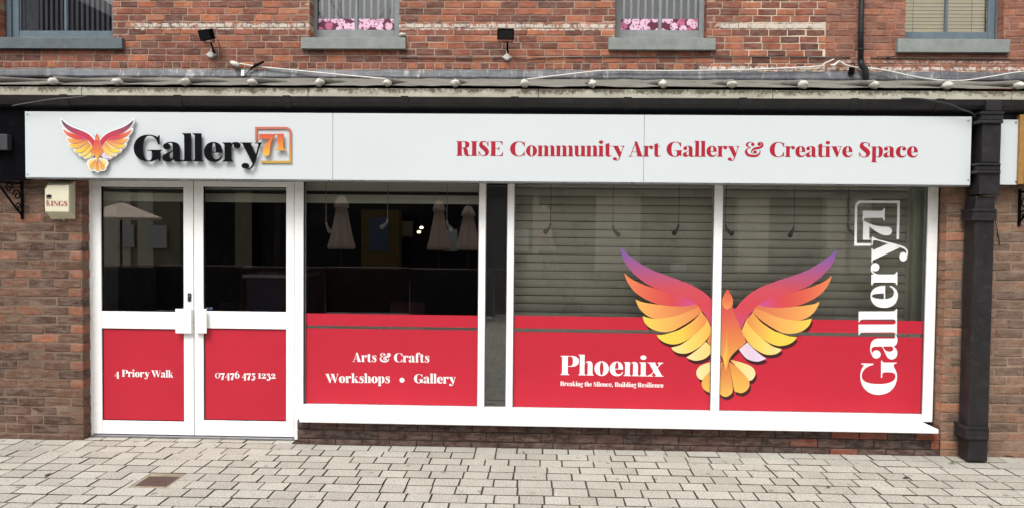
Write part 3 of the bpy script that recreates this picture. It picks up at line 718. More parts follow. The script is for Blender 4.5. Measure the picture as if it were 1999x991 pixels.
# beyond the blocks that the photograph shows, the paving goes on as a plain sheet
def far_paving():
    t = NT('far_paving', .85, .25); b = t.n('ShaderNodeTexBrick'); t.l(t.pos(), b.inputs['Vector']); b.inputs['Scale'].default_value = 1
    b.inputs['Brick Width'].default_value = .22; b.inputs['Row Height'].default_value = .164; b.inputs['Mortar Size'].default_value = .005
    b.inputs['Color1'].default_value = (*hexc((160,155,144)),1); b.inputs['Color2'].default_value = (*hexc((180,175,164)),1); b.inputs['Mortar'].default_value = (*hexc((84,78,66)),1)
    t.color(b.outputs['Color']); return t.m
M['far_paving'] = far_paving()
yl = rows_[-1][0]-PD/2
fp = bx(-60, 60, -45, yl-.004, -.02, -.001).build('square_paving', M['far_paving']); tag(fp, kind='structure')
for s_ in (-1, 1):
    fp = bx(6.5*s_, 60*s_, yl, YB-.004, -.02, -.001).build('square_paving', M['far_paving']); tag(fp, kind='structure')

# ------------------------------------------------------------------ lower brickwork
ZS = Z(400, 352, YB)                                          # under the shop sign
LH = .0755; LL = .222
def pier_rows(x0, x1, zt, phase, end=None, end_side=0, tones=None, z0=-.03):
    out = []; r = 0; z = z0
    while z < zt:
        zc = z+LH/2
        sh = (r % 2)*LL/2+phase+RNG.uniform(-.012,.012)
        segs = course(x0, x1, x0-LL+ (sh % LL), lambda i: LL, .008, [], zc)
        for s, e in segs:
            tone = tones(r, s, e) if tones else None
            deep = 1.15 if (abs(s-x0) < .01 or abs(e-x1) < .01) else 1.0
            out.append(((s+e)/2, zc, e-s, LH-.008, deep, tone, -abs((s+e)/2)))
        z += LH; r += 1
    return out
xl0, xl1 = -6.6, X(161, 600, YB)
pier = thing('brick_pier', 'brown brick wall left of the white double doors under the alarm box', 'wall', (-4.6, YB+.1, 0))
bx(xl0, xl1-.004, YB+.0045, YB+.30, -.2, 2.9).build('mortar', M['mortar_low'], pier)
def left_tone(r, s, e):
    if e > xl1-.012 and e-s < .19: return RNG.uniform(.86,1) if r > 5 else RNG.uniform(.2,.6)
    return RNG.uniform(0,.72) if RNG.random() < .94 else RNG.uniform(.8,1)
stack(pier, 'low', pier_rows(xl0, xl1, 2.3, xl1-xl0-.11, tones=left_tone), YB)
# right pier
xr0 = X(1836, 600, YB)+.03; xr0b = xr0
pier2 = thing('brick_pier', 'tan and orange brick wall right of the shop window behind the square drainpipe', 'wall', (4.4, YB+.1, 0))
bx(xr0+.004, 7.0, YB+.0045, YB+.30, -.2, 2.9).build('mortar', M['mortar_right'], pier2)
def right_tone(r, s, e):
    if s < xr0+.012: return RNG.uniform(.6,1)
    return RNG.uniform(0,.8)
stack(pier2, 'right', pier_rows(xr0, 7.0, 2.3, .06, tones=right_tone), YB)
# plinth under the sill
xp0, xp1 = X(580, 850, YB), xr0
zsill = Z(1000, 826, -.2)
plinth = thing('plinth_wall', 'low dark brick plinth beneath the white window sill', 'wall', ((xp0+xp1)/2, YB+.1, 0))
bx(xp0+.004, xp1, YB+.006, YB+.30, -.2, .16).build('mortar', M['mortar_plinth'], plinth)
def plinth_tone(r, s, e): return RNG.uniform(.9,1) if (RNG.random() < .22 and s > 1.6) else RNG.uniform(0,.75)
stack(plinth, 'plinth', pier_rows(xp0, xp1-.008, .17, .1, tones=plinth_tone), YB)

# ------------------------------------------------------------------ upper storey
UH = .0786; UL = .214
XS = X(1612, 70, YU)                                          # joint between the two houses
def hole(px0, px1, pyb, h=1.55): return (X(px0, 40, YU), X(px1, 40, YU), Z((px0+px1)/2, pyb, YU), Z((px0+px1)/2, pyb, YU)+h)
W1 = hole(-6, 219, 73); W2 = hole(604, 779, 74); W3 = hole(1201, 1380, 75); W4 = hole(1768, 1960, 78)
zb_u = Z(1000, 152, YU); zt_u = 6.6
rowz0 = Z(1000, 136, YU)
while rowz0 > zb_u-.05: rowz0 -= UH
def upper_rows(x0, x1, holes, lens_fn, joint):
    out = []; r = 0; z = rowz0
    while z < zt_u-.1:
        zc = z+UH/2; vis = zc < Z(1000, -14, YU)
        header = r in (2, 8) or (r > 8 and r % 6 == 2)
        ln = (lambda i: UL/2) if header else (lambda i: UL*RNG.uniform(.97,1.03))
        sh = RNG.uniform(0, UL) if not header else RNG.uniform(0, UL/2)
        for s, e in course(x0, x1, x0-sh, ln, joint, holes, zc):
            deep = 2.3 if any(abs(s-h[1]) < .01 or abs(e-h[0]) < .01 for h in holes) else 1.0
            xm = (s+e)/2; inframe = vis and abs(xm) < 6.25
            pr = (10 if inframe else 0) + (e-s) - abs(xm)*.01
            tone = None
            if RNG.random() < .05: tone = RNG.uniform(.9,1)
            out.append((xm, zc, e-s, UH-joint, deep, tone, pr))
        z += UH; r += 1
    return out
def wall_backing(parent, x0, x1, holes, mat, y0, y1):
    """mortar bed in pieces round the openings"""
    hs_ = sorted(holes); m = MB(); x = x0
    for h in hs_:
        if h[0] > x: m.box(x, h[0]-.003, y0, y1, 3.2, zt_u)
        a, b = max(h[0]-.003, x0), min(h[1]+.003, x1)
        m.box(a, b, y0, y1, 3.2, h[2]-.001); m.box(a, b, y0, y1, h[3], zt_u); x = b
    if x < x1: m.box(x, x1, y0, y1, 3.2, zt_u)
    return m.build('wall', mat, parent)
bld = thing('brick_building', 'old red brick upper storey with three windows, set back above the canopy', 'building', (-1.0, YU+1, 3.2))
XC = X(1455, 70, YU)
wall1 = wall_backing(bld, -7.2, XC, [W1, W2, W3], M['mortar_upper'], YU+.0065, YU+.32)
wall1c = wall_backing(bld, XC, XS, [], M['mortar_cream'], YU+.0065, YU+.32)
stack(wall1, 'upper', upper_rows(-7.2, XS, [W1, W2, W3], None, .011), YU)
bld2 = thing('brick_building', 'right-hand brick house with finer joints and a cream blind in its window', 'building', (5.6, YU+1, 3.2))
wall2 = wall_backing(bld2, XS+.001, 7.6, [W4], M['mortar_upright'], YU+.0055, YU+.32)
stack(wall2, 'upright', upper_rows(XS+.004, 7.6, [W4], None, .007), YU)
for b_, x0, x1 in ((bld, -7.2, XS), (bld2, XS+.001, 7.6)):
    bx(x0, x1, YU+.002, YU+6, zt_u, zt_u+.25).build('roof_slab', M['roof'], b_)
    bx(x0, x1, YU+1.6, YU+1.65, 3.2, zt_u).build('room_back', M['navy'], b_)

# ------------------------------------------------------------------ entrance: two white door leaves in a frame
G_ = .0005
ent = thing('entrance_doors', 'white framed double doors with red lower panels and dark glass', 'doors', (X(378,850,0), .03, 0))
xf0, xf1 = X(162.5,600,0), X(180,600,0); xg0, xg1 = X(574.5,600,0), X(592,600,0)
zdt, zdb, zhd = Z(378,353.5,0), Z(378,849,0), Z(378,338,0)
m = MB(); m.box(xf0, xf1, 0, .09, .002, zhd); m.box(xg0, xg1, 0, .09, .002, zhd); m.box(xf1+G_, xg0-G_, 0, .09, zdt, zhd)
m.build('door_frame', M['white_pvc'], ent, bevel=.003)
bx(xf1+G_, xg0-G_, -.025, .09, .001, zdb-.005).build('threshold', M['steel'], ent, bevel=.003)
def leaf(x0, x1, gx0, gx1, word, wx0, wx1, wy, hx0, hx1, lab, lock=None):
    gt, gb = Z((gx0+gx1)/2, 365, .004), Z((gx0+gx1)/2, 607.5, .004)
    pt, pb = Z((gx0+gx1)/2, 641, .004), Z((gx0+gx1)/2, 821, .004)
    a, b, c, d = X(x0,600,.004), X(gx0,600,.004), X(gx1,600,.004), X(x1,600,.004)
    m = MB(); m.box(a, b, .004, .05, zdb, zdt-.003); m.box(c, d, .004, .05, zdb, zdt-.003)
    for z0, z1 in ((zdb, pb), (pt, gb), (gt, zdt-.003)): m.box(b+G_, c-G_, .006, .05, z0, z1)
    lf = m.build('door_leaf', M['white_pvc'], ent, bevel=.0025, label=lab)
    m = MB()                                                     # dark rubber gaskets round the openings
    for z0, z1 in ((gb, gt), (pb, pt)):
        for q in ((b, b+.006, z0, z1), (c-.006, c, z0, z1), (b+.006, c-.006, z0, z0+.006), (b+.006, c-.006, z1-.006, z1)): m.box(q[0], q[1], .016, .03, q[2], q[3])
    m.build('gasket', M['black'], lf)
    bx(b+.004, c-.004, .026, .032, gb+.004, gt-.004).build('glass_pane', M['glass'], lf)
    bx(b+.003, c-.003, .020, .034, pb+.003, pt-.003).build('door_panel', M['red'], lf, bevel=.002)
    m = MB()
    for s, p0, p1, q0, q1 in word: write(m, s, X(p0,q0,.0185), Z(p0,q0,.0185), X(p1,q1,.0185), Z(p1,q1,.0185), wy/ppm(.0185), .0185, .001)
    m.build('lettering', M['vinyl_white'], lf)
    hm = MB(); ha, hb = X(hx0,626,-.03), X(hx1,626,-.03); ht, hbm = Z((hx0+hx1)/2,602,-.03), Z((hx0+hx1)/2,650,-.03)
    hm.box(ha, hb, -.034, -.024, hbm, ht)
    e = hb if lock else ha; s = -1 if lock else 1
    hm.box(min(e, e+s*.012), max(e, e+s*.012), -.0235, .003, hbm+.004, ht-.004)
    hm.build('push_handle', M['white_pvc'], lf, bevel=.004)
    if lock:
        lk = bx(X(366.5,580,0), X(373.2,580,0), -.004, .003, Z(370,587.5,0), Z(370,571.5,0)).build('lock', M['dark_metal'], lf, bevel=.001)
        c0 = at(369.3, 577, -.005)
        MB().tube([(c0.x, .0, c0.z), (c0.x, -.012, c0.z)], .007, 12).build('lock_cylinder', M['steel'], lf)
    return lf
leaf(180.8, 377.6, 198, 358.5, [('4',223.6,233,734.4,734.4),('Priory',238,291.6,734.2,735.4),('Walk',295.2,338.4,735,736)], 0, 0, 9.9, 342.5, 373.5, 'left door leaf with the lock and an address on its red panel', True)
leaf(379.2, 573.8, 397, 558.5, [('07476',420,467.6,737.2,737.8),('475',471.9,498.4,737.6,738),('1232',503.4,538.2,737.8,738.4)], 0, 0, 10.2, 381.5, 403.5, 'right door leaf with a telephone number on its red panel')
bx(X(404.5,604,.02), X(415,604,.02), .0225, .0245, Z(410,608.5,.02), Z(410,600.5,.02)).build('sticker', paint('sticker_blue', hexc((30,52,84)), .5, .1, 5), ent)

# ------------------------------------------------------------------ shop window
win = thing('shop_window', 'long white framed shop window with red vinyl along its foot and a bird graphic', 'shop window', (X(1210,800,0), .03, .2))
zwt = zhd
posts = [(935,948),(990.5,1004),(1395,1411),(1813,1833)]
zrail_t = Z(1200, 798.5, 0); zrail_b = Z(1200, 812.5, 0)
PX = []
for i, (a, b) in enumerate(posts):
    x0, x1 = X(a,365,0), X(b,365,0)
    # the photograph's verticals give the true place at mid height
    ym = 600
    k = {0:(933.6,946.6), 1:(989,1002), 2:(1391,1407.5), 3:(1807,1826.5)}[i]
    x0, x1 = X(k[0],ym,0), X(k[1],ym,0); PX.append((x0,x1))
    bx(x0, x1, 0, .075, zrail_t+G_, zwt).build('frame_post', M['white_pvc'], win, bevel=.003)
xw0 = xg1+.0004
bx(xw0, PX[3][1], 0, .075, zrail_b, zrail_t).build('frame_rail', M['white_pvc'], win, bevel=.003)
bx(xw0, PX[3][1], .002, .075, zwt+G_, zwt+.05).build('frame_head', M['white_pvc'], win)
bx(xw0+G_, xw0+.008, .01, .05, zrail_t+G_, zwt).build('gasket', M['black'], win)
bays = [(xw0+.009, PX[0][0]-.001), (PX[0][1]+.001, PX[1][0]-.001), (PX[1][1]+.001, PX[2][0]-.001), (PX[2][1]+.001, PX[3][0]-.001)]
for i, (a, b) in enumerate(bays):
    bx(a, b, .030, .036, zrail_t+G_, zwt-.001).build('window_pane', M['glass'], win)
    for q in (a, b-.005):                                       # grey glazing beads
        bx(q, q+.005, .012, .0295, zrail_t+G_, zwt-.001).build('glazing_bead', M['steel'], win)
bx(bays[1][0], bays[1][1], .05, .06, zrail_t+G_, zwt-.001).build('dark_infill', paint('dark_infill', (.035,.036,.038), .5, .1, 3), win)
# sill
ys, zb_, zf, zl = -.20, zrail_b+.001, Z(1200, 826, -.20), Z(1200, 834.5, -.20)
sx0, sx1 = X(584,815,ys), X(1832.5,845,ys)
m = MB(); m.hexa([(sx0, ys, zl),(sx1, ys, zl),(sx1-.03, -.0005, zl+.01),(sx0-.024, -.0005, zl+.01),(sx0, ys, zf),(sx1, ys, zf),(sx1-.03, -.0005, zb_),(sx0-.024, -.0005, zb_)])
m.build('window_sill', M['white'], win, bevel=.004)
# red vinyl
YV = .0280
zb1, zb0 = Z(760,613,YV), Z(760,636.5,YV); zc1 = Z(760,642,YV)
zr1, zr0 = Z(1130,617,YV), Z(1130,641.5,YV); zd1_ = Z(1130,648.5,YV)
BANDS = {}
for i, (t1, t0, c1) in ((0,(zb1,zb0,zc1)), (2,(zr1,zr0,zd1_)), (3,(zr1,zr0,zd1_))):
    a, b = bays[i]; a += .006; b -= .006
    bx(a, b, YV, YV+.0012, t0, t1).build('vinyl_stripe', M['red'], win)
    bx(a, b, YV, YV+.0012, zrail_t+.004, c1).build('vinyl_panel', M['red'], win)
    BANDS[i] = (a, b, t0, t1, zrail_t+.004, c1)
def words(name, lst, xh, Y, mat, parent, depth=.0008):
    m = MB()
    for s, p0, p1, q0, q1 in lst: write(m, s, X(p0,q0,Y), Z(p0,q0,Y), X(p1,q1,Y), Z(p1,q1,Y), xh/ppm(Y), Y, depth)
    return m.build(name, mat, parent)
YT = .0268
f7 = lambda x: 620+x/7.014
words('lettering', [('Arts',f7(475),f7(805),705.2,705.6),('&',f7(850),f7(1000),705.6,705.8),('Crafts',f7(1045),f7(1530),705.8,706.5),
    ('Workshops',f7(105),f7(990),745.9,746.6),('Gallery',f7(1320),f7(1890),746.7,747.6)], 12.8, YT, M['vinyl_white'], win)
f8 = lambda x: 1080+x/8.69
words('lettering', [('.',f7(1122),f7(1190),751.6,751.7)], 22, YT, M['vinyl_white'], win)
words('lettering', [('Phoenix',1093.8,1295.2,730.8,734.2)], 27.4, YT, M['vinyl_white'], win)
words('lettering', [('Breaking',f8(120),f8(505),752,752.8),('the',f8(530),f8(655),752.9,753.1),('Silence,',f8(685),f8(1010),753.2,753.7),
    ('Building',f8(1045),f8(1410),753.8,754.5),('Resilience',f8(1435),f8(1870),754.6,755.5)], 6.3, YT, M['vinyl_white'], win)
# upright lettering on the last pane
YQ = .0256
for s, q0, q1, b0, b1, xh in (('Gallery', 769.8, 461.7, 1749.8, 1752.6, 49.5), ('71', 468.0, 405.8, 1726.5, 1727.4, 41.0)):
    m = MB(); write(m, s, X(b0,q0,YQ), Z(b0,q0,YQ), X(b1,q1,YQ), Z(b1,q1,YQ), xh/ppm(YQ), YQ, .0008)
    m.build('lettering', M['vinyl_white'], win)
def line_shape(pts, w):
    P = [np.array(p, float) for p in pts]; L = []; Rr = []
    for i, p in enumerate(P):
        a = P[i]-P[i-1] if i else P[1]-P[0]; b = P[i+1]-P[i] if i < len(P)-1 else P[-1]-P[-2]
        a /= np.linalg.norm(a); b /= np.linalg.norm(b); n = np.array((-a[1]-b[1], a[0]+b[0])); n /= max(np.linalg.norm(n), .2)
        k = w/2/max(.35, n @ np.array((-a[1], a[0])))
        L.append(tuple(p+n*k)); Rr.append(tuple(p-n*k))
    return L+Rr[::-1]
def arc(cx, cy, r, a0, a1, n=7): return [(cx+r*math.cos(R_(a0+(a1-a0)*i/n)), cy+r*math.sin(R_(a0+(a1-a0)*i/n))) for i in range(n+1)]
def pxmap(Y): return lambda u, v: (X(u,v,Y), Z(u,v,Y))
path = [(1700,477.2),(1670.2,477.2)] + [(1671.2,404.5)] + arc(1681.3,404.2,10,180,270) + [(1754.6,394.6),(1752.6,467)]
V, T = fill([(line_shape(path, 4.8), [])]); sheet(MB(), V, T, pxmap(YQ), YQ, .0008).build('lettering', M['vinyl_white'], win)

# bird graphic on the two right-hand panes, hidden where the post crosses it
def fix(L): return [(x+8*(y-300)/470, y-(x-AX)*.0082) for x, y in L]
WING[:] = [(n, smooth_loop(fix(L))) for n, L in WING]
TAIL_OUT, TAIL_MID = smooth_loop(fix(TAIL_OUT)), smooth_loop(fix(TAIL_MID))
BODY, HEAD, TAIL_CEN = smooth_loop(BODY), smooth_loop(HEAD), smooth_loop(TAIL_CEN)
bax, baz = X(1420.1, 562, .024), Z(1420.1, 562, .024); kb = 1/2.915/ppm(.024)
zb_k = (Z(1420,562,.024)-Z(1420,772,.024))/(210*2.915)
xb_k = (X(1632,600,.024)-X(1212,600,.024))/(420*2.915)
def bmap(x, y): return (bax+(x-AX)*xb_k, baz-(y-297)*zb_k)
lin = lambda f: (lambda x, y: s2l(f(x, y)))
pieces = bird_pieces()
bird = None; yb = .0262
sh_groups = [([(x+9, y+20) for x, y in P], []) for _, P, _ in pieces]  # shifted copies of the pieces: the bird's drop shadow, drawn in dark vinyl
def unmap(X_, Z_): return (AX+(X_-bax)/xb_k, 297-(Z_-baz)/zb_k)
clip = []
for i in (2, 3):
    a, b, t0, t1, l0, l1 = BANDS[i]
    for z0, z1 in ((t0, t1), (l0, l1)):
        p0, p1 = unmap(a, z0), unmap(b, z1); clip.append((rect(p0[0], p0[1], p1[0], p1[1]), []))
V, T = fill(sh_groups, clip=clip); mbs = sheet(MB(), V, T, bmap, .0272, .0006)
for k, (nm, P, cf) in enumerate(pieces):
    V, T = fill([(P, [])], grid=16); mm = sheet(MB(), V, T, bmap, yb-.0003*k, .0002, lin(cf))
    if bird is None:
        bird = mm.build('bird_graphic', M['print'], win, label='phoenix with spread wings in purple, red, orange and yellow')
        mbs.build('drop_shadow_print', M['shade_vinyl'], bird)
    else: mm.build(nm, M['print'], bird)

# ------------------------------------------------------------------ shop sign
YS = -.26
szt = (Z(50,218,YS)+Z(1000,223.2,YS)+Z(1897,228,YS))/3; szb = (Z(50,347,YS)+Z(1000,354.5,YS)+Z(1897,361,YS))/3
sx = [X(48.8,283,YS), X(649.6,288,YS), X(1257.2,291,YS), X(1896,294,YS)]
sign = thing('shop_sign', 'long white shop sign with a bird emblem, raised black lettering and crimson slogan', 'sign', ((sx[0]+sx[3])/2, YS+.12, szb))
for a, b in zip(sx, sx[1:]):
    bx(a+.0013, b-.0013, YS, YS+.02, szb, szt).build('sign_panel', M['sign'], sign, bevel=.002)
bx(sx[0]+.004, sx[3]-.004, YS+.021, YB-.003, szb+.003, szt-.003).build('sign_box', M['blue_board'], sign)
bx(sx[0]+.001, sx[3]-.001, YS+.004, YB-.003, szb-.012, szb-.0005).build('sign_trim', M['steel'], sign, bevel=.002)
YL = YS-.034
for ch, mm in write(None, 'Gallery', X(261,315,YL), Z(261,315,YL), X(510,316,YL), Z(510,316,YL), 37.4/ppm(YL), YL, .014):
    mm.build('letter', M['letter_black'], sign)
gz0, gz1 = Z(530,303,YL), Z(530,262,YL)
og = lambda x, z: s2l(grad([(0,(250,196,70)),(.45,(240,150,70)),(1,(222,88,60))], (z-gz0)/(gz1-gz0)))
for ch, mm in write(None, '71', X(505.8,293.5,YL), Z(505.8,293.5,YL), X(558,293.8,YL), Z(558,293.8,YL), 31.6/ppm(YL), YL, .014, og):
    mm.build('digit', M['print'], sign)
path = [(500.2,275),(500.2,250.3),(557,250.3)] + arc(557.5,259.8,9.5,270,360) + [(567,316.7),(509.3,316.7)]
V, T = fill([(line_shape(path, 4.3), [])], grid=5)
YF = YS-.012
fz0, fz1 = Z(530,318,YF), Z(530,248,YF)
mm = sheet(MB(), V, T, pxmap(YF), YF, .008, lambda u, v: s2l(grad([(0,(206,120,100)),(.45,(214,120,96)),(1,(212,172,72))], (v-248)/71)))
mm.build('emblem_frame', M['print'], sign)
f9 = lambda x: 880+x/8.69
YR = YS-.0012
words('lettering', [('RISE',890.6,982.3,304.6,305),('Community',995.6,1218.6,305.2,306),('Art',1226,1289.5,306,306.2),('Gallery',1301,1442.8,306.2,306.6),
    ('&',1453.8,1490,306.6,306.7),('Creative',1502.4,1663.8,306.8,307.2),('Space',1676.8,1791.5,307.3,307.7)], 20.6, YR, M['red_text'], sign, .001)
# bird emblem on the sign: a white backing with a coloured face, standing off the panel
YE = YS-.030
def emap(x, y):
    u, v = 190.2+(x-AX)*.1154, 233.3+(y-75)*.1215 + (x-AX)*.1154*.006
    return (X(u,v,YE), Z(u,v,YE))
pieces = bird_pieces(dark_tip=True)
V, T = fill([(expand(P, 14 if nm not in ('head','body','body_stripe') else 6), []) for nm, P, _ in pieces])
emb = sheet(MB(), V, T, emap, YE, .014).build('bird_emblem', M['vinyl_white'], sign, label='raised bird emblem with a white edge in red, orange and yellow')
for k, (nm, P, cf) in enumerate(pieces):
    P2 = expand(P, -3.5) if 'feather' in nm else P
    V, T = fill([(P2, [])], grid=24)
    sheet(MB(), V, T, emap, YE-.0006-.0003*k, .0002, lin(cf)).build(nm, M['print'], emb)
for px_, py_ in ((1890,352),(1890,236),(54,224),(54,341)):
    c0 = at(px_, py_, YS); MB().tube([(c0.x,YS,c0.z),(c0.x,YS-.002,c0.z)], .006, 10).build('screw', M['steel'], sign)

# ------------------------------------------------------------------ canopy roof
YRF = -.29
zr_f, zr_b = Z(1000,166.5,YRF), Z(1000,154,YU-.03)
roof = thing('canopy_roof', 'grey lead-rolled lean-to roof above the shop front with white roll ends', 'roof', (0, 1.2, zr_f))
rolls_px = [-26,104,229.5,361,492,623.6,756,888.5,1024,1156.4,1294.6,1430,1568,1708,1850.6,1990.6,2130]
RX = [X(p, 163, YRF) for p in rolls_px]; RX = [RX[0]-.55]+RX+[RX[-1]+.55]
RS = (zr_b-zr_f)/(YU-.03-YRF)
for a, b in zip(RX, RX[1:]):
    m = MB(); nx, ny = 6, 10; vs_ = []
    for j in range(ny+1):
        for i in range(nx+1):
            y = YRF+(YU-.03-YRF)*j/ny
            sag = -.006*math.sin(math.pi*i/nx)*(1+RNG.uniform(-.4,.4)) + RNG.uniform(-.002,.002)
            vs_.append((a+(b-a)*i/nx, y, zr_f+RS*(y-YRF)+sag-(.004 if j == 0 else 0)))
    fs = [(j*(nx+1)+i, j*(nx+1)+i+1, (j+1)*(nx+1)+i+1, (j+1)*(nx+1)+i) for j in range(ny) for i in range(nx)]
    m.add(vs_, fs); m.build('roof_sheet', M['roof'], roof, smooth=True)
for x in RX[1:-1]:
    r = .023
    dxe = RNG.uniform(-.006,.006)
    pts = [(x+dxe*math.sin(j), YRF+.02+1.1*j/8, zr_f+.034+.150*1.1*j/8) for j in range(9)]
    rl = MB().tube(pts, [r]*7+[r*.7,r*.2], 10).build('roll', M['roof'], roof, smooth=True)
    MB().ball((x, YRF+.005, zr_f+.012), (.031+RNG.uniform(0,.008), .06, .025+RNG.uniform(0,.006)), 10, 7, .2).build('roll_end', M['cap'], rl, smooth=True)
m = MB().box(-9, 9, -.25, -.19, Z(1000,178,-.25), zr_f-.006); m.build('shadow_gap_board', M['black'], roof)  # black board stands in for the shadow gap under the roof edge
for k in range(10):                                             # weathered fascia band in lengths
    a, b = -9+1.8*k, -9+1.8*(k+1)
    bx(a+.002, b-.002, -.31, -.26, Z(1000,190.5,-.31), Z(1000,174,-.31)+RNG.uniform(-.002,.002)).build('fascia_band', M['band'], roof, bevel=.004)
bx(-9, 9, -.18, YU+.0, Z(1000,214,-.25)+.004, Z(1000,214,-.25)+.03).build('soffit', M['navy'], roof)
# lead flashing against the upper wall, in uneven lengths
x = -7.0
while x < 7.2:
    L = RNG.uniform(.45, 1.0); n = 8; vs_ = []; zt, zb = Z(1000,137.5,YU-.02), Z(1000,155,YU-.02)
    ph = RNG.uniform(0, 6)
    for j in range(4):
        for i in range(n+1):
            xx = x+L*i/n; v = zb+(zt-zb)*j/3+(RNG.uniform(-.007,.009) if j == 3 else RNG.uniform(-.004,.004) if j == 0 else 0)
            vs_.append((xx+.001, YU-.012-(.026 if j == 0 else .010*(j == 1))-RNG.uniform(0,.010)*(j in (1,2)), v))
    vs2 = [(p[0], YU+.006, p[2]) for p in vs_]
    N = len(vs_); fs = [(j*(n+1)+i, j*(n+1)+i+1, (j+1)*(n+1)+i+1, (j+1)*(n+1)+i) for j in range(3) for i in range(n)]
    fs += [(3*(n+1)+i, 3*(n+1)+i+1, N+3*(n+1)+i+1, N+3*(n+1)+i) for i in range(n)] + [(i+1, i, N+i, N+i+1) for i in range(n)]
    m = MB().add(vs_+vs2, fs); m.build('flashing', M['lead'], roof, smooth=True); x += L+.002
# gutter
gut = thing('gutter', 'black plastic gutter running along under the pale roof edge', 'gutter', (0, -.26, Z(1000,212,-.28)))
gz0, gz1 = Z(1000,212.5,-.26), Z(1000,191.5,-.26)
joints = [-9]+[X(p,200,-.3) for p in (125, 347, 560, 790, 1005, 1225, 1450, 1668, 1835)]+[9]
for a, b in zip(joints, joints[1:]):
    pr = [(-.30, gz0+.004),(-.34, gz0),(-.375, gz0+.012),(-.395, gz0+.04),(-.405, gz1-.004),(-.405, gz1),(-.398, gz1),(-.388, gz0+.042),(-.37, gz0+.02),(-.34, gz0+.008),(-.305, gz0+.012)]
    pr = [(y_+.10, z_) for y_, z_ in pr]; MB().prism(pr, 'x', a+.002, b-.002).build('gutter_length', M['gutter'], gut)
for p in joints[1:-1]:
    pr = [(-.295, gz0-.004),(-.34, gz0-.005),(-.380, gz0+.008),(-.401, gz0+.038),(-.411, gz1+.003),(-.405, gz1+.003),(-.38, gz0+.012),(-.34, gz0+.001)]
    pr = [(y_+.10, z_) for y_, z_ in pr]; MB().prism(pr, 'x', p-.03, p+.03).build('gutter_bracket', M['gutter'], gut)
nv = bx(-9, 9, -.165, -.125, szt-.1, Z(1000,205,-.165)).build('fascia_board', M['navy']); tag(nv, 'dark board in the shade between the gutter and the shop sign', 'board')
# neighbours' fascias
nl = thing('fascia_board', 'black fascia of the neighbouring shop left of the sign', 'fascia', (-5.5, -.2, 2.2))
bx(-9, sx[0]-.01, -.22, -.17, Z(20,352,-.22), Z(20,214,-.22)).build('board', M['black'], nl, bevel=.003)
bx(-6.6, X(14,278,-.28), -.28, -.221, Z(8,293,-.28), Z(8,262,-.28)).build('lamp_box', paint('lamp_box', (.035,.035,.042), .5, .1, 8), nl, bevel=.004)
nb = thing('neighbour_sign', 'white neighbouring sign board with screws and a gold edge right of the drainpipe', 'sign', (X(1975,300,-.22), -.22, 2.15))
bx(X(1952,300,-.22), X(1987,300,-.22), -.225, -.2, Z(1970,361,-.22), Z(1970,234,-.22)).build('board', M['sign'], nb, bevel=.002)
bx(X(1988,300,-.24), X(1999,300,-.24), -.25, -.2, Z(1990,360,-.24), Z(1990,224,-.24)).build('gold_edge', M['gold'], nb, bevel=.004)
bx(X(1999.3,300,-.24), X(2060,300,-.24), -.235, -.2, Z(1990,360,-.24), Z(1990,224,-.24)).build('green_panel', M['green'], nb)
for q in ((1983,240),(1983,355)):
    c0 = at(q[0], q[1], -.225); MB().tube([(c0.x,-.225,c0.z),(c0.x,-.229,c0.z)], .006, 10).build('screw', M['dark_metal'], nb)
bl = bx(X(1896,300,-.16), X(1960,300,-.16), -.16, -.12, Z(1905,362,-.16), Z(1905,226,-.16)).build('fascia_board', M['blue_board'], bevel=.002)
tag(bl, 'weathered blue board end between the white sign and the drainpipe', 'board')

# ------------------------------------------------------------------ square rainwater pipe
YP = -.30
def pbox(x0, x1, y0, y1, d0=0, back=-.14): return bx(X(x0,(y0+y1)/2,YP-d0), X(x1,(y0+y1)/2,YP-d0), YP-d0, back, Z((x0+x1)/2,y1,YP-d0), Z((x0+x1)/2,y0,YP-d0))
pipe = thing('drainpipe', 'tall square black cast-iron drainpipe with collars by the right end of the sign', 'drainpipe', (X(1920,890,YP), YP+.08, 0))
zt_, zb_p = Z(1923,384,YP), .012
xa, xb = X(1903.5,430,YP), X(1943,430,YP); xc, xd = X(1890.5,880,YP), X(1927.5,880,YP)
xl_, xr_ = (xa+xc)/2, (xb+xd)/2
m = MB().box(xl_, xr_, YP, -.145, zb_p, zt_); m.build('pipe', M['gutter'], pipe, bevel=.008)
for a, b, y0, y1, d in ((1913,1953,318,380,.028), (1918.5,1954,242,317.4,.03), (1925.5,1955.5,196,217.5,.02)):
    pbox(a, b, y0, y1, d).build('pipe_head', M['gutter'], pipe, bevel=.006)
for a, b, y0, y1, d in ((1914,1961,218,223,.045), (1916,1959,223.4,234,.036), (1912,1959,234.4,241,.05), (1908,1954,318.5,323,.045), (1910,1953,323.4,332.5,.034), (1907,1954,333,338.5,.046)):
    pbox(a, b, y0, y1, d).build('collar', M['gutter'], pipe, bevel=.004)
for (y0, y1, xe, xp0, xp1) in ((408,431,1886,1899,1946), (833,857,1870,1885,1931)):
    cl = pbox(xp0, xp1, y0+4, y1-4, .010).build('pipe_bracket', M['gutter'], pipe, bevel=.004)
    for q in ((y0, y0+5), (y1-5, y1)): pbox(xp0, xp1, q[0], q[1], .018).build('bracket_rib', M['gutter'], cl, bevel=.003)
    bx(X(xe,(y0+y1)/2,-.16), X(xp0+4,(y0+y1)/2,-.16), -.17, -.125, Z(xe,y1-5,-.16), Z(xe,y0+6,-.16)).build('ear', M['gutter'], cl, bevel=.005)
    c0 = at(xe+6, (y0+y1)/2+1, -.17); MB().tube([(c0.x,-.17,c0.z),(c0.x,-.185,c0.z)], .012, 6).build('bolt', M['steel'], cl)
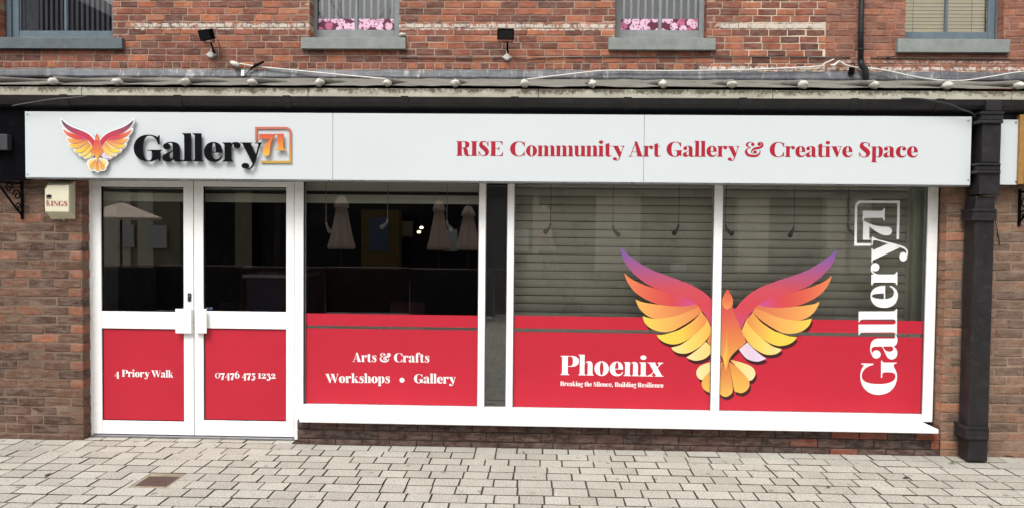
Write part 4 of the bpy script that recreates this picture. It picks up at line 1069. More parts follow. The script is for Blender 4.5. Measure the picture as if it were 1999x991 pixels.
# ------------------------------------------------------------------ round pipe on the upper wall
YQ2 = YU-.075
rp = thing('downpipe', 'thin round black downpipe on the upper wall ending in an elbow above the roof', 'drainpipe', (X(1680,120,YQ2), YQ2, Z(1688,160,YQ2)))
r = 5.1/ppm(YQ2)
P0 = lambda x, y: at(x, y, YQ2)
MB().tube([(P0(1680.5,120).x, YQ2, zt_u), P0(1680.5,60), P0(1680.5,121)], r, 14).build('pipe', M['gutter'], rp, smooth=True)
MB().tube([P0(1680.5,118), P0(1681.5,126), P0(1684.5,131), P0(1688.5,135), P0(1690,140), P0(1690,161)], r*1.12, 14).build('elbow', M['gutter'], rp, smooth=True)
for y in (64, 96.5, 119):
    MB().tube([P0(1680.5,y-1.3), P0(1680.5,y+1.3)], r*1.22, 14).build('socket', M['gutter'], rp)
c0 = P0(1671,97); MB().ball(c0, (.014,.02,.014), 8, 6).build('bolt', M['dark_metal'], rp)

# ------------------------------------------------------------------ upper windows
YG = YU+.21
def upper_window(h, fx, label, frame_mat, sill_mat, pys, sill, zglass_py, mull, extras, hidden_left=False, hidden_right=False, owner=None):
    x0, x1, z0, z1 = h
    gx0, gx1 = X(fx[0],40,YG), X(fx[1],40,YG); zg = Z((fx[0]+fx[1])/2, zglass_py, YG)
    m = MB()
    fw = .075
    m.box(gx0-fw, gx0, YG-.035, YG+.05, z0-.05, z1); m.box(gx1, gx1+fw, YG-.035, YG+.05, z0-.05, z1)
    m.box(gx0-fw-.06, gx0-fw-.001, YG-.065, YG+.05, z0-.05, z1); m.box(gx1+fw+.001, gx1+fw+.06, YG-.065, YG+.05, z0-.05, z1)
    m.box(gx0+G_, gx1-G_, YG-.03, YG+.05, z0-.05, zg)
    m.box(gx0+G_, gx1-G_, YG-.03, YG+.05, z1-.08, z1)
    fr = m.build('window', frame_mat, owner, bevel=.006, label=label)
    mx0, mx1 = X(mull[0],40,YG), X(mull[1],40,YG)
    bx(mx0, mx1, YG-.022, YG+.03, zg+G_, z1-.081).build('mullion', frame_mat, fr, bevel=.004)
    for a, b in ((gx0, mx0), (mx1, gx1)):
        bx(a+G_, b-G_, YG, YG+.005, zg+G_, z1-.081).build('pane', M['old_glass'], fr)
    sx0_, sx1_ = X(sill[0],85,YU-.06), X(sill[1],85,YU-.06); st, sb = Z((sill[0]+sill[1])/2, pys[0], YU-.06), Z((sill[0]+sill[1])/2, pys[1], YU-.06)
    # a stone sill with a slightly chipped upper edge
    n = 14; top = [(sx0_+(sx1_-sx0_)*i/n, st-RNG.uniform(0,.008)) for i in range(n+1)]
    prof = [(sx0_, sb), (sx1_, sb)] + top[::-1]
    MB().prism(prof, 'y', YU-.06, YU+.20).build('sill', sill_mat, fr, bevel=.005)
    bx(gx0-.09, gx1+.09, YG+(.11 if extras == 'rods' else .5), YG+(.13 if extras == 'rods' else .52), z0-.1, z1+.05).build('curtain', M['backing'] if extras == 'rods' else M['navy'], fr)
    if extras == 'vertical':
        n = 18; 
        for i in range(n):
            xx = gx0+(gx1-gx0)*(i+.5)/n
            m = MB(); hw = .025; m.hexa([(xx-hw,YG+.07,zg-.02),(xx+hw,YG+.04,zg-.02),(xx+hw,YG+.042,zg-.02),(xx-hw,YG+.072,zg-.02),(xx-hw,YG+.07,z1),(xx+hw,YG+.04,z1),(xx+hw,YG+.042,z1),(xx-hw,YG+.072,z1)])
            m.build('slat', M['slat_dark'], fr)
    if extras == 'venetian':
        z = zg-.01
        while z < z1-.08:
            m = MB(); vs_ = []
            for j, (yy, zz) in enumerate(((.018,-.0195),(.024,-.007),(.028,.007),(.031,.0205))):
                for k in range(2): vs_.append(((gx0+.004) if k == 0 else (gx1-.004), YG+yy, zz))
            m.add(vs_, [(2*j, 2*j+1, 2*j+3, 2*j+2) for j in range(3)])
            o = m.build('slat', M['slat_cream'], fr); o.location.z += z - WLOC[o.name].z + WLOC[o.name].z*0 if False else 0
            o.location.z = z - WLOC[fr.name].z; z += .0418
        for p in (.12, .83):
            xx = gx0+(gx1-gx0)*p; bx(xx-.002, xx+.002, YG+.014, YG+.016, zg, z1-.08).build('blind_cord', M['cable_grey'], fr)
    if extras == 'rods':
        for i in range(11):
            xx = gx0+(gx1-gx0)*(i+.45)/11+.012
            MB().tube([(xx,YG+.024,zg+.02),(xx,YG+.024,z1)], .014, 8).build('bar', M['rod_white'], fr, smooth=True)
        for a, b in ((gx0+.012, mx0-.006), (mx1+.006, gx1-.012)):
            zt = zg+.138
            bx(a, b, YG-.0022, YG-.0012, zg+.008, zt).build('picture_strip', M['poster'], fr, label='pink and maroon printed picture strip')
    return fr
upper_window(W1, (40,221), 'blue-framed window with dark vertical blinds', M['frame_blue'], M['sill_blue'], (72.5,95), (-20,238), 61.5, (127.5,132), 'vertical', owner=bld)
upper_window(W2, (620,771), 'grey window with white bars and a reflected bare tree', M['frame_grey'], M['sill_grey'], (72.5,95.5), (587,791.5), 60, (693.5,699), 'rods', owner=bld)
upper_window(W3, (1210,1364), 'grey window with white bars beside the brick joint', M['frame_grey'], M['sill_grey'], (73.5,97.5), (1188,1397.5), 60.5, (1285,1291), 'rods', owner=bld)
upper_window(W4, (1764,1926), 'window with a cream venetian blind', M['frame_blue'], M['sill_grey'], (75.5,102.5), (1753,1972.5), 64, (1844.5,1849), 'venetian', owner=bld2)

# ------------------------------------------------------------------ alarm box
YA = YB-.10
al = thing('alarm_box', 'cream burglar alarm box with a crown on the brick wall beside the doors', 'alarm box', (X(115,395,YB), YB-.05, Z(115,430,YB)))
def A(x, y, Y): return tuple(at(x, y, Y))
m = MB()
fr_ = [A(88,371,YA), A(92,362.5,YA), A(134.5,362,YA), A(134.5,414,YA), A(89,413.5,YA), A(88,411,YA)]
bk_ = [A(87,368,YB-.001), A(96,353.5,YB-.001), A(148,353,YB-.001), A(148,428,YB-.001), A(101,429,YB-.001), A(88,413,YB-.001)]
m.add(fr_+bk_, [(0,1,2,3,4,5)]+[(i, i+6, (i+1)%6+6, (i+1)%6) for i in range(6)]+[(11,10,9,8,7,6)])
m.build('case', M['cream'], al, bevel=.006)
YK = YA-.0016
m = MB(); write(m, 'K', X(90.2,402.5,YK), Z(90.2,402.5,YK), X(98.5,402.5,YK), Z(98.5,402.5,YK), 8.6/ppm(YK), YK, .001)
write(m, 'INGS', X(99.3,402.5,YK), Z(99.3,402.5,YK), X(131.5,402.8,YK), Z(131.5,402.8,YK), 7.4/ppm(YK), YK, .001); m.build('lettering', M['text_red'], al)
cr = [(90.6,385.6),(90.2,379.8),(92.6,382.2),(93.6,378.8),(95.6,382),(97,378.4),(98.2,382.2),(100.8,379.8),(100.4,385.6)]
V, T = fill([(cr, []), (rect(90.6,386.4,100.4,388.2), [])]); sheet(MB(), V, T, pxmap(YK), YK, .001).build('crown_mark', M['letter_black'], al)
c0 = at(124, 429.5, YB-.03); MB().ball(c0, (.010,.010,.008), 8, 6).build('screw', M['steel'], al)

# ------------------------------------------------------------------ wrought iron brackets
def iron_bracket(px, pyt, pyb, label):
    b0 = at(px, pyb, YB-.012); zt = Z(px, pyt, YB-.012); H = zt-b0.z
    t = thing('iron_bracket', label, 'bracket', (b0.x, YB, b0.z), 'hanging basket brackets')
    bx(b0.x-.011, b0.x+.011, YB-.012, YB-.001, b0.z, zt).build('wall_bar', M['black'], t, bevel=.002)
    MB().tube([(b0.x,YB-.012,zt-.02),(b0.x,YB-.45,zt-.02)], .008, 8).build('arm', M['black'], t)
    MB().tube([(b0.x,YB-.014,b0.z+.035),(b0.x,YB-.13,b0.z+.13),(b0.x,YB-.30,zt-.03)], .008, 8).build('brace', M['black'], t)
    def scroll(cy, cz, r, s):
        return [(b0.x, YB-.014-cy+s*r*(1-k/26)*math.cos(k*.38), b0.z+cz+r*(1-k/26)*math.sin(k*.38)) for k in range(23)]
    for cy, cz, r, s in ((.045, H*.30, .040, 1), (.055, H*.62, .050, -1), (.15, H*.80, .045, 1)):
        MB().tube(scroll(cy, cz, r, s), .0055, 6).build('scroll', M['black'], t, smooth=True)
iron_bracket(42.5, 354, 428, 'black wrought-iron basket bracket on the wall left of the alarm box')
iron_bracket(1990, 370, 442, 'black wrought-iron basket bracket at the right edge under the gold sign')

# ------------------------------------------------------------------ floodlights on the upper wall
def floodlight(px, py, label, yaw, tilt):
    c = at(px, py, YU-.16); R0 = Matrix.Rotation(yaw, 4, 'Z') @ Matrix.Rotation(tilt, 4, 'X')
    t = thing('floodlight', label, 'floodlight', (c.x, YU, c.z-.12), 'black floodlights on the upper wall')
    def T(p): return tuple(c + (R0 @ Vector(p)))
    def B(x0,x1,y0,y1,z0,z1): return MB().hexa([T(p) for p in ((x0,y0,z0),(x1,y0,z0),(x1,y1,z0),(x0,y1,z0),(x0,y0,z1),(x1,y0,z1),(x1,y1,z1),(x0,y1,z1))])
    B(-.095,.095,-.035,.02,-.06,.06).build('head', M['black'], t, bevel=.006)
    B(-.082,.082,-.0375,-.0352,-.048,.048).build('lens', paint('lens_dark', (.004,.004,.006), .12, .05, 6, bump=0), t)
    m = MB()
    for k in range(7): 
        z0 = -.05+k*.016
        m.hexa([T(p) for p in ((-.085,.0205,z0),(.085,.0205,z0),(.085,.036,z0),(-.085,.036,z0),(-.085,.0205,z0+.005),(.085,.0205,z0+.005),(.085,.036,z0+.005),(-.085,.036,z0+.005))])
    m.build('fins', M['black'], t)
    MB().tube([T((-.08,0,-.062)), T((-.08,.0,-.088)), T((.08,.0,-.088)), T((.08,0,-.062))], .007, 6).build('bracket', M['dark_metal'], t)
    for s in (-.055, .05): MB().ball(T((s,-.01,-.082)), .012, 8, 6).build('sensor', M['steel'], t, smooth=True)
    a = T((.02,.0,-.09)); MB().tube([a, (a[0], a[1]+.05, a[2]-.05), (a[0], YU-.02, a[2]-.10)], .011, 8).build('arm', M['black'], t)
    return a
floodlight(404, 68, 'black floodlight turned to the left above a grey junction knob', R_(-24), R_(24))
floodlight(987, 67, 'black floodlight facing straight out in the middle of the upper wall', 0, R_(22))
for px, py, lab in ((412,107.5,'round grey junction box on bricks below the left floodlight'), (989.5,112.5,'round white junction box on bricks below the middle floodlight')):
    c = at(px, py, YU-.02); t = thing('junction_box', lab, 'junction box', (c.x, YU, c.z), 'junction boxes under the floodlights')
    MB().lathe([(.001,-.03),(.03,-.03),(.036,-.02),(.036,.02),(.03,.03),(.001,.03)], (0,0,0), 14).mesh('x', None)
    m = MB(); n = 14
    vs_ = [(c.x+r*math.cos(2*math.pi*k/n), y, c.z+r*math.sin(2*math.pi*k/n)) for y, r in ((YU-.05,.026),(YU-.042,.036),(YU-.001,.038)) for k in range(n)]
    m.add(vs_, [(i*n+k, i*n+(k+1)%n, (i+1)*n+(k+1)%n, (i+1)*n+k) for i in range(2) for k in range(n)]+[tuple(range(n))]); m.build('box', M['cable_white'], t, bevel=0)
    MB().tube([(c.x, YU-.02, c.z+.03), (c.x, YU-.02, c.z+.075)], .012, 8).build('gland', M['cable_white'], t)
    for s in (-1, 1): MB().tube([(c.x+s*.03, YU-.02, c.z), (c.x+s*.052, YU-.02, c.z)], .011, 8).build('gland', M['cable_white'], t)

# ------------------------------------------------------------------ cables and small fittings
def cable(pts, r, mat, label):
    P = [np.array(at(x, y, Y)) for x, y, Y in pts]; Q = catmull(P, 6)
    o = MB().tube([Vector(q) for q in Q], r, 6).build('cable', mat, smooth=True); return tag(o, label, 'cable')
yw = YU-.03
cable([(468,124.5,yw),(500,130,yw),(560,136,yw-.02),(650,145,yw-.05),(750,154,yw-.06),(850,158.5,yw-.06),(940,159.5,yw-.06),(1010,157,yw-.06),(1080,149,yw-.05),(1140,142,yw-.04),(1190,138,yw-.02),(1300,138.5,yw-.02),(1440,137,yw-.02),(1590,130.5,yw-.02),(1610,124,yw-.02),(1628,116,yw-.01)], .0085, M['cable_white'], 'long sagging white cable along the flashing under the middle windows')
cable([(1641,121,yw),(1653,128,yw-.02),(1675,132.5,yw-.02),(1700,134,yw-.03),(1735,139,yw-.05),(1775,148,yw-.06),(1815,155,yw-.06),(1850,157.8,yw-.06),(1885,157.3,yw-.06),(1935,150,yw-.06),(1975,143,yw-.05),(2010,139,yw-.05)], .0085, M['cable_white'], 'white cable drooping over the flashing right of the round downpipe')
cable([(778,112.5,YU-.012),(900,113.5,YU-.012),(978,113,YU-.012)], .006, M['cable_grey'], 'thin dark cable along the bricks left of the middle junction box')
cable([(1001,113,YU-.012),(1030,116,YU-.012),(1060,113.5,YU-.012),(1150,111.5,YU-.012),(1400,111,YU-.012),(1660,112.5,YU-.012)], .006, M['cable_grey'], 'thin dark cable along the bricks right of the middle junction box')
cable([(1700,113,YU-.012),(1800,114.5,YU-.012),(2010,116.5,YU-.012)], .006, M['cable_grey'], 'thin dark cable along the bricks below the cream blind')
cable([(418,112,YU-.03),(427,106,YU-.03),(428,88,YU-.03),(424,78,YU-.06)], .006, M['cable_grey'], 'short dark cable curling up from junction knob to the left floodlight')
cable([(424,110,YU-.02),(416,135,YU-.05),(405,157,YU-.25)], .005, M['cable_grey'], 'thin dark cable hanging over the flashing below the left floodlight')
cable([(459,135,YU-.05),(465,146,YU-.06),(472,149,YU-.06),(480,146,YU-.06),(488,136,YU-.05)], .005, M['cable_black'], 'small black cable loop under the white fitting')
cable([(24,207,-.315),(45,203,-.32),(80,197,-.325),(110,193,-.325),(140,191,-.325),(170,187.5,-.325)], .0045, M['cable_grey'], 'loose grey cable rising along the gutter at top left of the sign')
cable([(1760,192.5,-.325),(1800,194,-.325),(1840,201,-.325),(1862,207,-.325),(1878,214.5,-.32),(1893,219,-.31),(1905,229,-.28),(1909,245,-.2)], .007, M['cable_black'], 'black cable dropping from the gutter behind the square drainpipe')
cable([(1888,425,YB-.012),(1885,440,YB-.012),(1882,480,YB-.012),(1878,560,YB-.012),(1877,610,YB-.012),(1880,650,YB-.012),(1887,690,YB-.012),(1889,735,YB-.012),(1880,790,YB-.012),(1869,826,YB-.012),(1868,842,YB-.012)], .005, M['cable_grey'], 'slack thin wire down the bricks left of the square drainpipe')
cable([(1840,417,YB-.012),(1860,418,YB-.012),(1886,420,YB-.012)], .004, M['cable_grey'], 'short horizontal wire on bricks near the upper pipe bracket')
cable([(1943,432,YB-.02),(1948,455,YB-.012),(1952,478,YB-.012)], .004, M['cable_black'], 'short black wire hanging right of the square drainpipe')
c = at(457, 126, YU-.05); f = thing('cable_junction', 'white cable fitting with a black arm at the left end of the white cable', 'cable fitting', (c.x, YU, c.z))
MB().tube([at(450.5,121.5,YU-.04), at(456,124,YU-.05), at(467,128.5,YU-.05)], [.016,.028,.026], 10).build('body', M['cable_white'], f, smooth=True)
bx(X(471,143,YU-.07), X(477,143,YU-.07), YU-.075, YU-.06, Z(474,148.5,YU-.07), Z(474,137,YU-.07)).build('label_tag', M['white'], f)
MB().tube([at(485,139,YU-.04), at(497,129,YU-.05), at(515,121,YU-.06)], [.006,.016,.012], 8).build('arm', M['black'], f, smooth=True)
c = at(1660, 136, YU-.04); f = thing('cable_box', 'small black cable box hanging left of the round downpipe elbow', 'cable box', (c.x, YU, c.z))
m = MB(); m.hexa([A(1655,145,YU-.07),A(1667,145.5,YU-.07),A(1667,145.5,YU-.012),A(1655,145,YU-.012),A(1658,131,YU-.07),A(1669,132,YU-.07),A(1669,132,YU-.012),A(1658,131,YU-.012)]); m.build('case', M['black'], f, bevel=.006)
MB().tube([at(1661,131,YU-.03), at(1662,123,YU-.03), at(1667,123,YU-.03), at(1668,131,YU-.03)], .006, 6).build('hanger', M['black'], f)
f = MB().tube([at(1621,127.5,YU-.03), at(1629,128,YU-.05), at(1634,123,YU-.05), at(1640,119,YU-.03)], [.010,.018,.012,.008], 8).build('cable_clip', M['cable_white'], smooth=True)
tag(f, 'knot of white cable and clip between the two houses', 'cable clip')
f = MB().tube([at(1731,114,YU-.03), at(1738,111,YU-.05), at(1749,110,YU-.04)], [.014,.008,.006], 8).build('wall_hook', M['dark_metal'], smooth=True)
tag(f, 'small rusty wall hook under the left end of the cream blind sill', 'hook')
# stubs of broken mortar and a lump of stone on the second sill
f = MB().ball(at(786,68,YU-.03), (.045,.03,.022), 10, 6, .15).build('mortar_lump', M['cap']); tag(f, 'pale lump of mortar on the right end of the grey sill', 'mortar lump')

# ------------------------------------------------------------------ on the ground
dr = thing('drain_cover', 'square rusty brown drain cover set in the paving', 'drain cover', ((dx0+dx1)/2, (dy0+dy1)/2, 0))
bx(dx0, dx1, dy0, dy1, -.04, -.006).build('plate', M['drain'], dr, bevel=.003)
m = MB()
yrs = [(yc-dep/2, yc+dep/2) for yc, dep in rows_ if yc-dep/2+PJ/2 < dy1+.02 and yc+dep/2-PJ/2 > dy0-.02]
ya_, yb_2 = yrs[-1][0]+PJ/2, yrs[0][1]-PJ/2
m.box(dx0-.018, dx0-.001, ya_, yb_2, -.05, -.004); m.box(dx1+.001, dx1+.018, ya_, yb_2, -.05, -.004)
m.box(dx0, dx1, dy1+.001, yb_2, -.05, -.003); m.box(dx0, dx1, ya_, dy0-.001, -.05, -.003)
m.build('surround', M['sand'], dr)
m = MB()
for i in range(3): 
    xx = dx0+(dx1-dx0)*(.3+.2*i); m.box(xx-.02, xx+.02, (dy0+dy1)/2-.004, (dy0+dy1)/2+.004, -.0062, -.0035)
m.build('grip', M['drain'], dr)
LEAF = paint('dead_leaf', hexc((64,42,32)), .8, .3, 40)
for (px, py, s, lab) in ((94,927,.03,'curled brown leaf lying left of the drain cover'), (1769,933,.032,'dead brown leaf on the paving before the right end of the sill'),
        (1616,951,.022,'small dark leaf lying on the paving beneath the bird'), (1971,891,.04,'brown leaf litter against the wall right of the drainpipe'), (263,871,.014,'dark speck of leaf on the paving in front of the left door'), (1022,883,.016,'small leaf scrap by the plinth below the middle of the window')):
    g = ground(px, py); a = RNG.uniform(0, 6)
    vs_ = []
    for k in range(9):
        t = k/8; wv = .42*math.sin(math.pi*t)**.8
        for sgn in (-1, 0, 1):
            u, v = (t-.5)*2, sgn*wv; vs_.append((g.x+s*(u*math.cos(a)-v*math.sin(a)), g.y+s*(u*math.sin(a)+v*math.cos(a)), .004+s*(.28*abs(sgn)*wv+.25*t*t)))
    m = MB().add(vs_, [(3*k+j, 3*k+j+1, 3*k+j+4, 3*k+j+3) for k in range(8) for j in range(2)])
    tag(m.build('fallen_leaf', LEAF, smooth=True), lab, 'leaf')
wd = thing('weed', 'tiny green weed growing from a paving joint near the drainpipe foot', 'weed', ground(1858,905))
GR = paint('weed_green', hexc((92,106,52)), .7, .3, 60); g = ground(1858,905)
for i in range(12):
    a = RNG.uniform(0, 6.28); L = RNG.uniform(.012,.034); h = RNG.uniform(.006,.024); w_ = .005
    d, n = Vector((math.cos(a), math.sin(a), 0)), Vector((-math.sin(a), math.cos(a), 0)); b = g+Vector((RNG.uniform(-.012,.012), RNG.uniform(-.006,.006), 0))
    MB().add([b, b+d*L*.5+n*w_+Vector((0,0,h)), b+d*L+Vector((0,0,h*.8)), b+d*L*.5-n*w_+Vector((0,0,h))], [(0,1,2,3)]).build('leaf', GR, wd)

# ------------------------------------------------------------------ behind the glass
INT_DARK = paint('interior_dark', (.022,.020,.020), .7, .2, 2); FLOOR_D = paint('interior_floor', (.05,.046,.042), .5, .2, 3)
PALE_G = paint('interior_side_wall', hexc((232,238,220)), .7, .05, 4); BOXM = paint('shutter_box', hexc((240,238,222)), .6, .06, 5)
xi0, xi1 = xf0-.35, X(1812,450,.25)
sh_ = []
def struct(name, mb, mat): o = mb.build(name, mat); tag(o, kind='structure'); return o
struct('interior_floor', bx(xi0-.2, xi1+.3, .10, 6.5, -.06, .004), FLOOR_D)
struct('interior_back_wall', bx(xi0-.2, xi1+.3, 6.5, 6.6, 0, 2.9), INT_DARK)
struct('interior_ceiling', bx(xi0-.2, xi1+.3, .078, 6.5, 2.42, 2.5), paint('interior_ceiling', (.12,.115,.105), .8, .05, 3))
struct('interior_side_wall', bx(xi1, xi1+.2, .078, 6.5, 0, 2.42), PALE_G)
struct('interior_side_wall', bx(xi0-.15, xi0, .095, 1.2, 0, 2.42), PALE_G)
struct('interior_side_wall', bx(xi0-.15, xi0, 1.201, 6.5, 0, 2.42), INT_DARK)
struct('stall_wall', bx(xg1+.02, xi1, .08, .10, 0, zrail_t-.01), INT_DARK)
YSH = .30
xs0, xs1 = PX[0][1]+.02, X(1768,450,YSH)
shut = thing('roller_shutter', 'grey slatted roller shutter drawn down behind the right shop window', 'shutter', ((xs0+xs1)/2, YSH, 0))
SHM = paint('shutter_slat', hexc((222,218,202)), .5, .09, 2.5, hexc((170,165,148)), .5, .04)
ph = 16.05/ppm(YSH)
n = 8; prof = [(YSH+.0, .002)] + [(YSH-.009*math.sin(math.pi*k/n)**.6-.003, .002+(ph-.005)*k/n) for k in range(n+1)] + [(YSH+.0, ph-.003), (YSH+.004, ph-.003), (YSH+.004, .002)]
me, cc = MB().prism(prof, 'x', xs0, xs1).mesh('slat', SHM)
z = .01; k = 0
while z < 2.35:
    o = bpy.data.objects.new('slat', me); put(o, (cc.x, cc.y+RNG.uniform(-.002,.002), z+ph/2), shut); o.rotation_euler = (RNG.uniform(-.05,.05), RNG.uniform(-.0008,.0008), 0); z += ph
bx(X(1783,450,.22), xi1-.004, .22, YSH+.03, .01, 2.40).build('side_panel', PALE_G, shut)
bx(xs1, X(1783,450,.22)-.002, YSH-.02, YSH+.03, .01, 2.40).build('guide_rail', SHM, shut)
# shutter rolled up over the left half
xh0, xh1 = xi0+.35, PX[0][1]-.02
sb = thing('shutter_housing', 'pale housing of the raised shutter along the top of the left window', 'shutter', ((xh0+xh1)/2, YSH, 2.1))
zq = lambda py: Z(600, py, YSH-.1)
bx(xh0, xh1, YSH-.10, YSH+.12, zq(372), 2.415).build('housing', BOXM, sb, bevel=.006)
bx(xh0, xh1, YSH-.085, YSH+.02, zq(378), zq(373)).build('lower_lip', INT_DARK, sb)
bx(xh0, xh1, YSH-.075, YSH-.04, zq(396), zq(379)).build('bottom_slat', BOXM, sb, bevel=.004)
# spotlights on rods
spots = [(641,447,'hanging spotlight left of the reflected parasols, nearest the doors'), (752,440,'hanging spotlight in the middle of the left shop window'), (877,444,'hanging spotlight in the left window nearest the post'),
    (1070,449,'hanging spotlight in front of the shutter, first right of the dark panel'), (1201,454,'hanging spotlight in front of the shutter above the left wing tip'), (1320,451,'hanging spotlight in front of the shutter left of the middle post'),
    (1421,452,'hanging spotlight in front of the shutter just right of the middle post'), (1545,455,'hanging spotlight in front of the shutter above the right wing'), (1660,453,'hanging spotlight beside the upright lettering')]
SPW = paint('spot_pale', (.34,.34,.33), .4, .1, 8)
SPM = paint('spot_grey', (.18,.18,.18), .35, .1, 8)
for i, (px, py, lab) in enumerate(spots):
    Y = .14; c = at(px, py, Y)
    t = thing('hanging_spotlight', lab, 'spotlight', (c.x, Y, c.z), 'spotlights hanging in the shop window')
    s = 1 if i % 2 else -1
    mt = SPW if i < 3 else SPM
    MB().tube([(c.x+.02*s, Y, 2.42), (c.x+.02*s, Y, c.z+.05)], .0026, 6).build('rod', mt, t)
    MB().tube([(c.x+.02*s, Y, c.z+.055), (c.x+.012*s, Y, c.z+.02)], .008, 6).build('joint', mt, t)
    MB().tube([(c.x+.015*s, Y+.01, c.z+.022), (c.x, Y-.01, c.z+.006), (c.x-.014*s, Y-.03, c.z-.010), (c.x-.024*s, Y-.045, c.z-.018)], [.009,.014,.017,.021], 12).build('lamp_head', mt, t, smooth=True)
# furniture in the gloom behind the left window and doors
DBL = paint('desk_blue', (.02,.028,.06), .5, .1, 4); TOP = paint('desk_top', (.5,.5,.5), .3, .05, 4); REDD = paint('chair_red', (.10,.018,.02), .6, .1, 5)
def A3(px, py, Y): return at(px, py, Y)
c = A3(522, 560, 1.6); dk = thing('counter', 'dark blue counter with a pale top inside the right door', 'counter', (c.x, 1.9, .004))
bx(c.x-.24, c.x+.34, 1.65, 2.2, .005, Z(522,538,1.65)-.02).build('body', DBL, dk, bevel=.01)
bx(c.x-.27, c.x+.37, 1.62, 2.23, Z(522,538,1.65)-.019, Z(522,535,1.65)).build('top', TOP, dk, bevel=.004)
def chair(px, Y, lab, mat):
    c = A3(px, 600, Y); t = thing('chair', lab, 'chair', (c.x, Y, .004), 'chairs inside the shop')
    bx(c.x-.21, c.x+.21, Y-.21, Y+.21, .42, .46).build('seat', mat, t, bevel=.01)
    bx(c.x-.20, c.x+.20, Y+.18, Y+.21, .55, .92).build('backrest', mat, t, bevel=.01)
    for sx_ in (-.19, .19):
        MB().tube([(c.x+sx_, Y+.19, .005), (c.x+sx_, Y+.195, .56)], .012, 6).build('leg', M['dark_metal'], t)
        MB().tube([(c.x+sx_, Y-.19, .005), (c.x+sx_, Y-.185, .42)], .012, 6).build('leg', M['dark_metal'], t)
chair(448, 2.0, 'dark chair just inside the right door left of the counter', INT_DARK)
chair(790, 2.4, 'dark red chair inside the left shop window', REDD)
tb = A3(700, 600, 2.6); t = thing('table', 'dark table inside the left shop window behind the red stripe', 'table', (tb.x, 2.6, .004))
bx(tb.x-.55, tb.x+.45, 2.3, 2.95, .72, .75).build('table_top', REDD, t, bevel=.006)
for sx_, sy_ in ((-.5,2.35),(.4,2.35),(-.5,2.9),(.4,2.9)): bx(tb.x+sx_-.02, tb.x+sx_+.02, sy_-.02, sy_+.02, .005, .719).build('leg', REDD, t)
WARM = bpy.data.materials.new('lit_lamp'); WARM.use_nodes = True; b_ = WARM.node_tree.nodes['Principled BSDF']
b_.inputs['Emission Color'].default_value = (1,.82,.45,1); b_.inputs['Emission Strength'].default_value = 3.0; b_.inputs['Base Color'].default_value = (.8,.7,.4,1)
for px, py, lab in ((823,444.5,'lit warm spot lamp deep inside the shop, upper of two'), (818,453,'lit warm spot lamp deep inside the shop, lower of two')):
    c = A3(px, py, 4.2); t = thing('lit_lamp', lab, 'lamp', (c.x, 4.2, c.z))
    MB().tube([(c.x, 4.27, c.z+.03), (c.x, 4.2, c.z)], [.03,.036], 12).build('lamp_shade', M['dark_metal'], t)
    MB().ball((c.x, 4.19, c.z), (.026,.012,.018), 10, 6).build('bulb', WARM, t)
    MB().tube([(c.x, 4.25, c.z+.03), (c.x, 4.25, 2.42)], .006, 6).build('rod', M['dark_metal'], t)

# ------------------------------------------------------------------ across the square: what the glass reflects
def refl(px, py, D):                                           # a point seen in the shop glass at D metres along the view
    p = at(px, py, D-DIST); return Vector((p.x, -p.y+.06, p.z))
REND = paint('render_cream', hexc((228,220,194)), .8, .06, 2); DARKW = paint('far_glass', (.012,.012,.016), .15, .1, 2, bump=0)
FBR = mortar_mat('far_brick', hexc((120,84,70))); YEL = paint('yellow_door', hexc((120,92,46)), .6, .06, 3); SLATE = paint('slate', (.05,.05,.055), .7, .2, 3)
YO = refl(1000,400,28).y
opp = thing('opposite_building', 'cream rendered shop terrace across the square, seen only in the glass', 'building', (0, YO, 0))
bx(-34, 30, YO-8, YO-.4, 0, 3.4).build('ground_floor', DARKW, opp)
bx(-34, 30, YO-8, YO, 3.402, 6.6).build('upper_floor', FBR, opp)
m = MB(); m.prism([(YO+.3, 6.6),(YO-4, 8.4),(YO-8.3, 6.6)], 'x', -34, 30); m.build('roof', SLATE, opp)
bx(-34, 30, YO-.4, YO+.15, 2.95, 3.40).build('shop_fascia', paint('far_fascia', (.06,.06,.065), .6, .1, 3), opp)
for a, b in ((200,256), (270,300), (1163,1250), (1440,1500), (1612,1650), (1660,1700), (1040,1052)):
    p, q = refl(a,450,28).x, refl(b,450,28).x
    bx(p, q, YO-.4, YO+.05, .02, 2.949).build('pilaster', REND, opp)
OLIVE = paint('render_olive', hexc((150,142,118)), .8, .08, 2); PALEB = paint('pale_board', hexc((214,214,208)), .6, .05, 3)
p, q = refl(258,450,28).x, refl(352,450,28).x
bx(p, q, YO-.4, YO+.0, .02, 2.949).build('rendered_wall', OLIVE, opp)
for a, b, c0_, c1_, mt in ((226,262,438,482,PALEB), (291,326,440,484,PALEB), (868,893,447,490,PALEB), (776,806,432,462,OLIVE), (1003,1032,446,490,PALEB), (1030,1090,495,552,OLIVE), (1310,1340,512,535,PALEB), (460,492,362,530,OLIVE)):
    p, q = refl(a,450,27.9), refl(b,450,27.9)
    bx(p.x, q.x, YO+.10, YO+.14, refl(a,c1_,27.9).z, refl(a,c0_,27.9).z).build('notice_board', mt, opp)
for k in range(9):
    xx = -30+k*6.3
    f = bx(xx-.7, xx+.7, YO-.02, YO+.06, 4.1, 5.7).build('window', REND, opp); bx(xx-.6, xx+.6, YO+.061, YO+.07, 4.2, 5.6).build('pane', DARKW, f)
p, q = refl(706,470,27).x, refl(780,470,27).x; zt_y, zb_y = refl(740,410,27).z, refl(740,532,27).z
yd = thing('market_kiosk', 'yellow kiosk with a blue shuttered window across the square, seen in the glass', 'kiosk', ((p+q)/2, YO+.8, 0))
bx(min(p,q), max(p,q), YO+.5, YO+1.1, .0, zt_y).build('body', YEL, yd, bevel=.01)
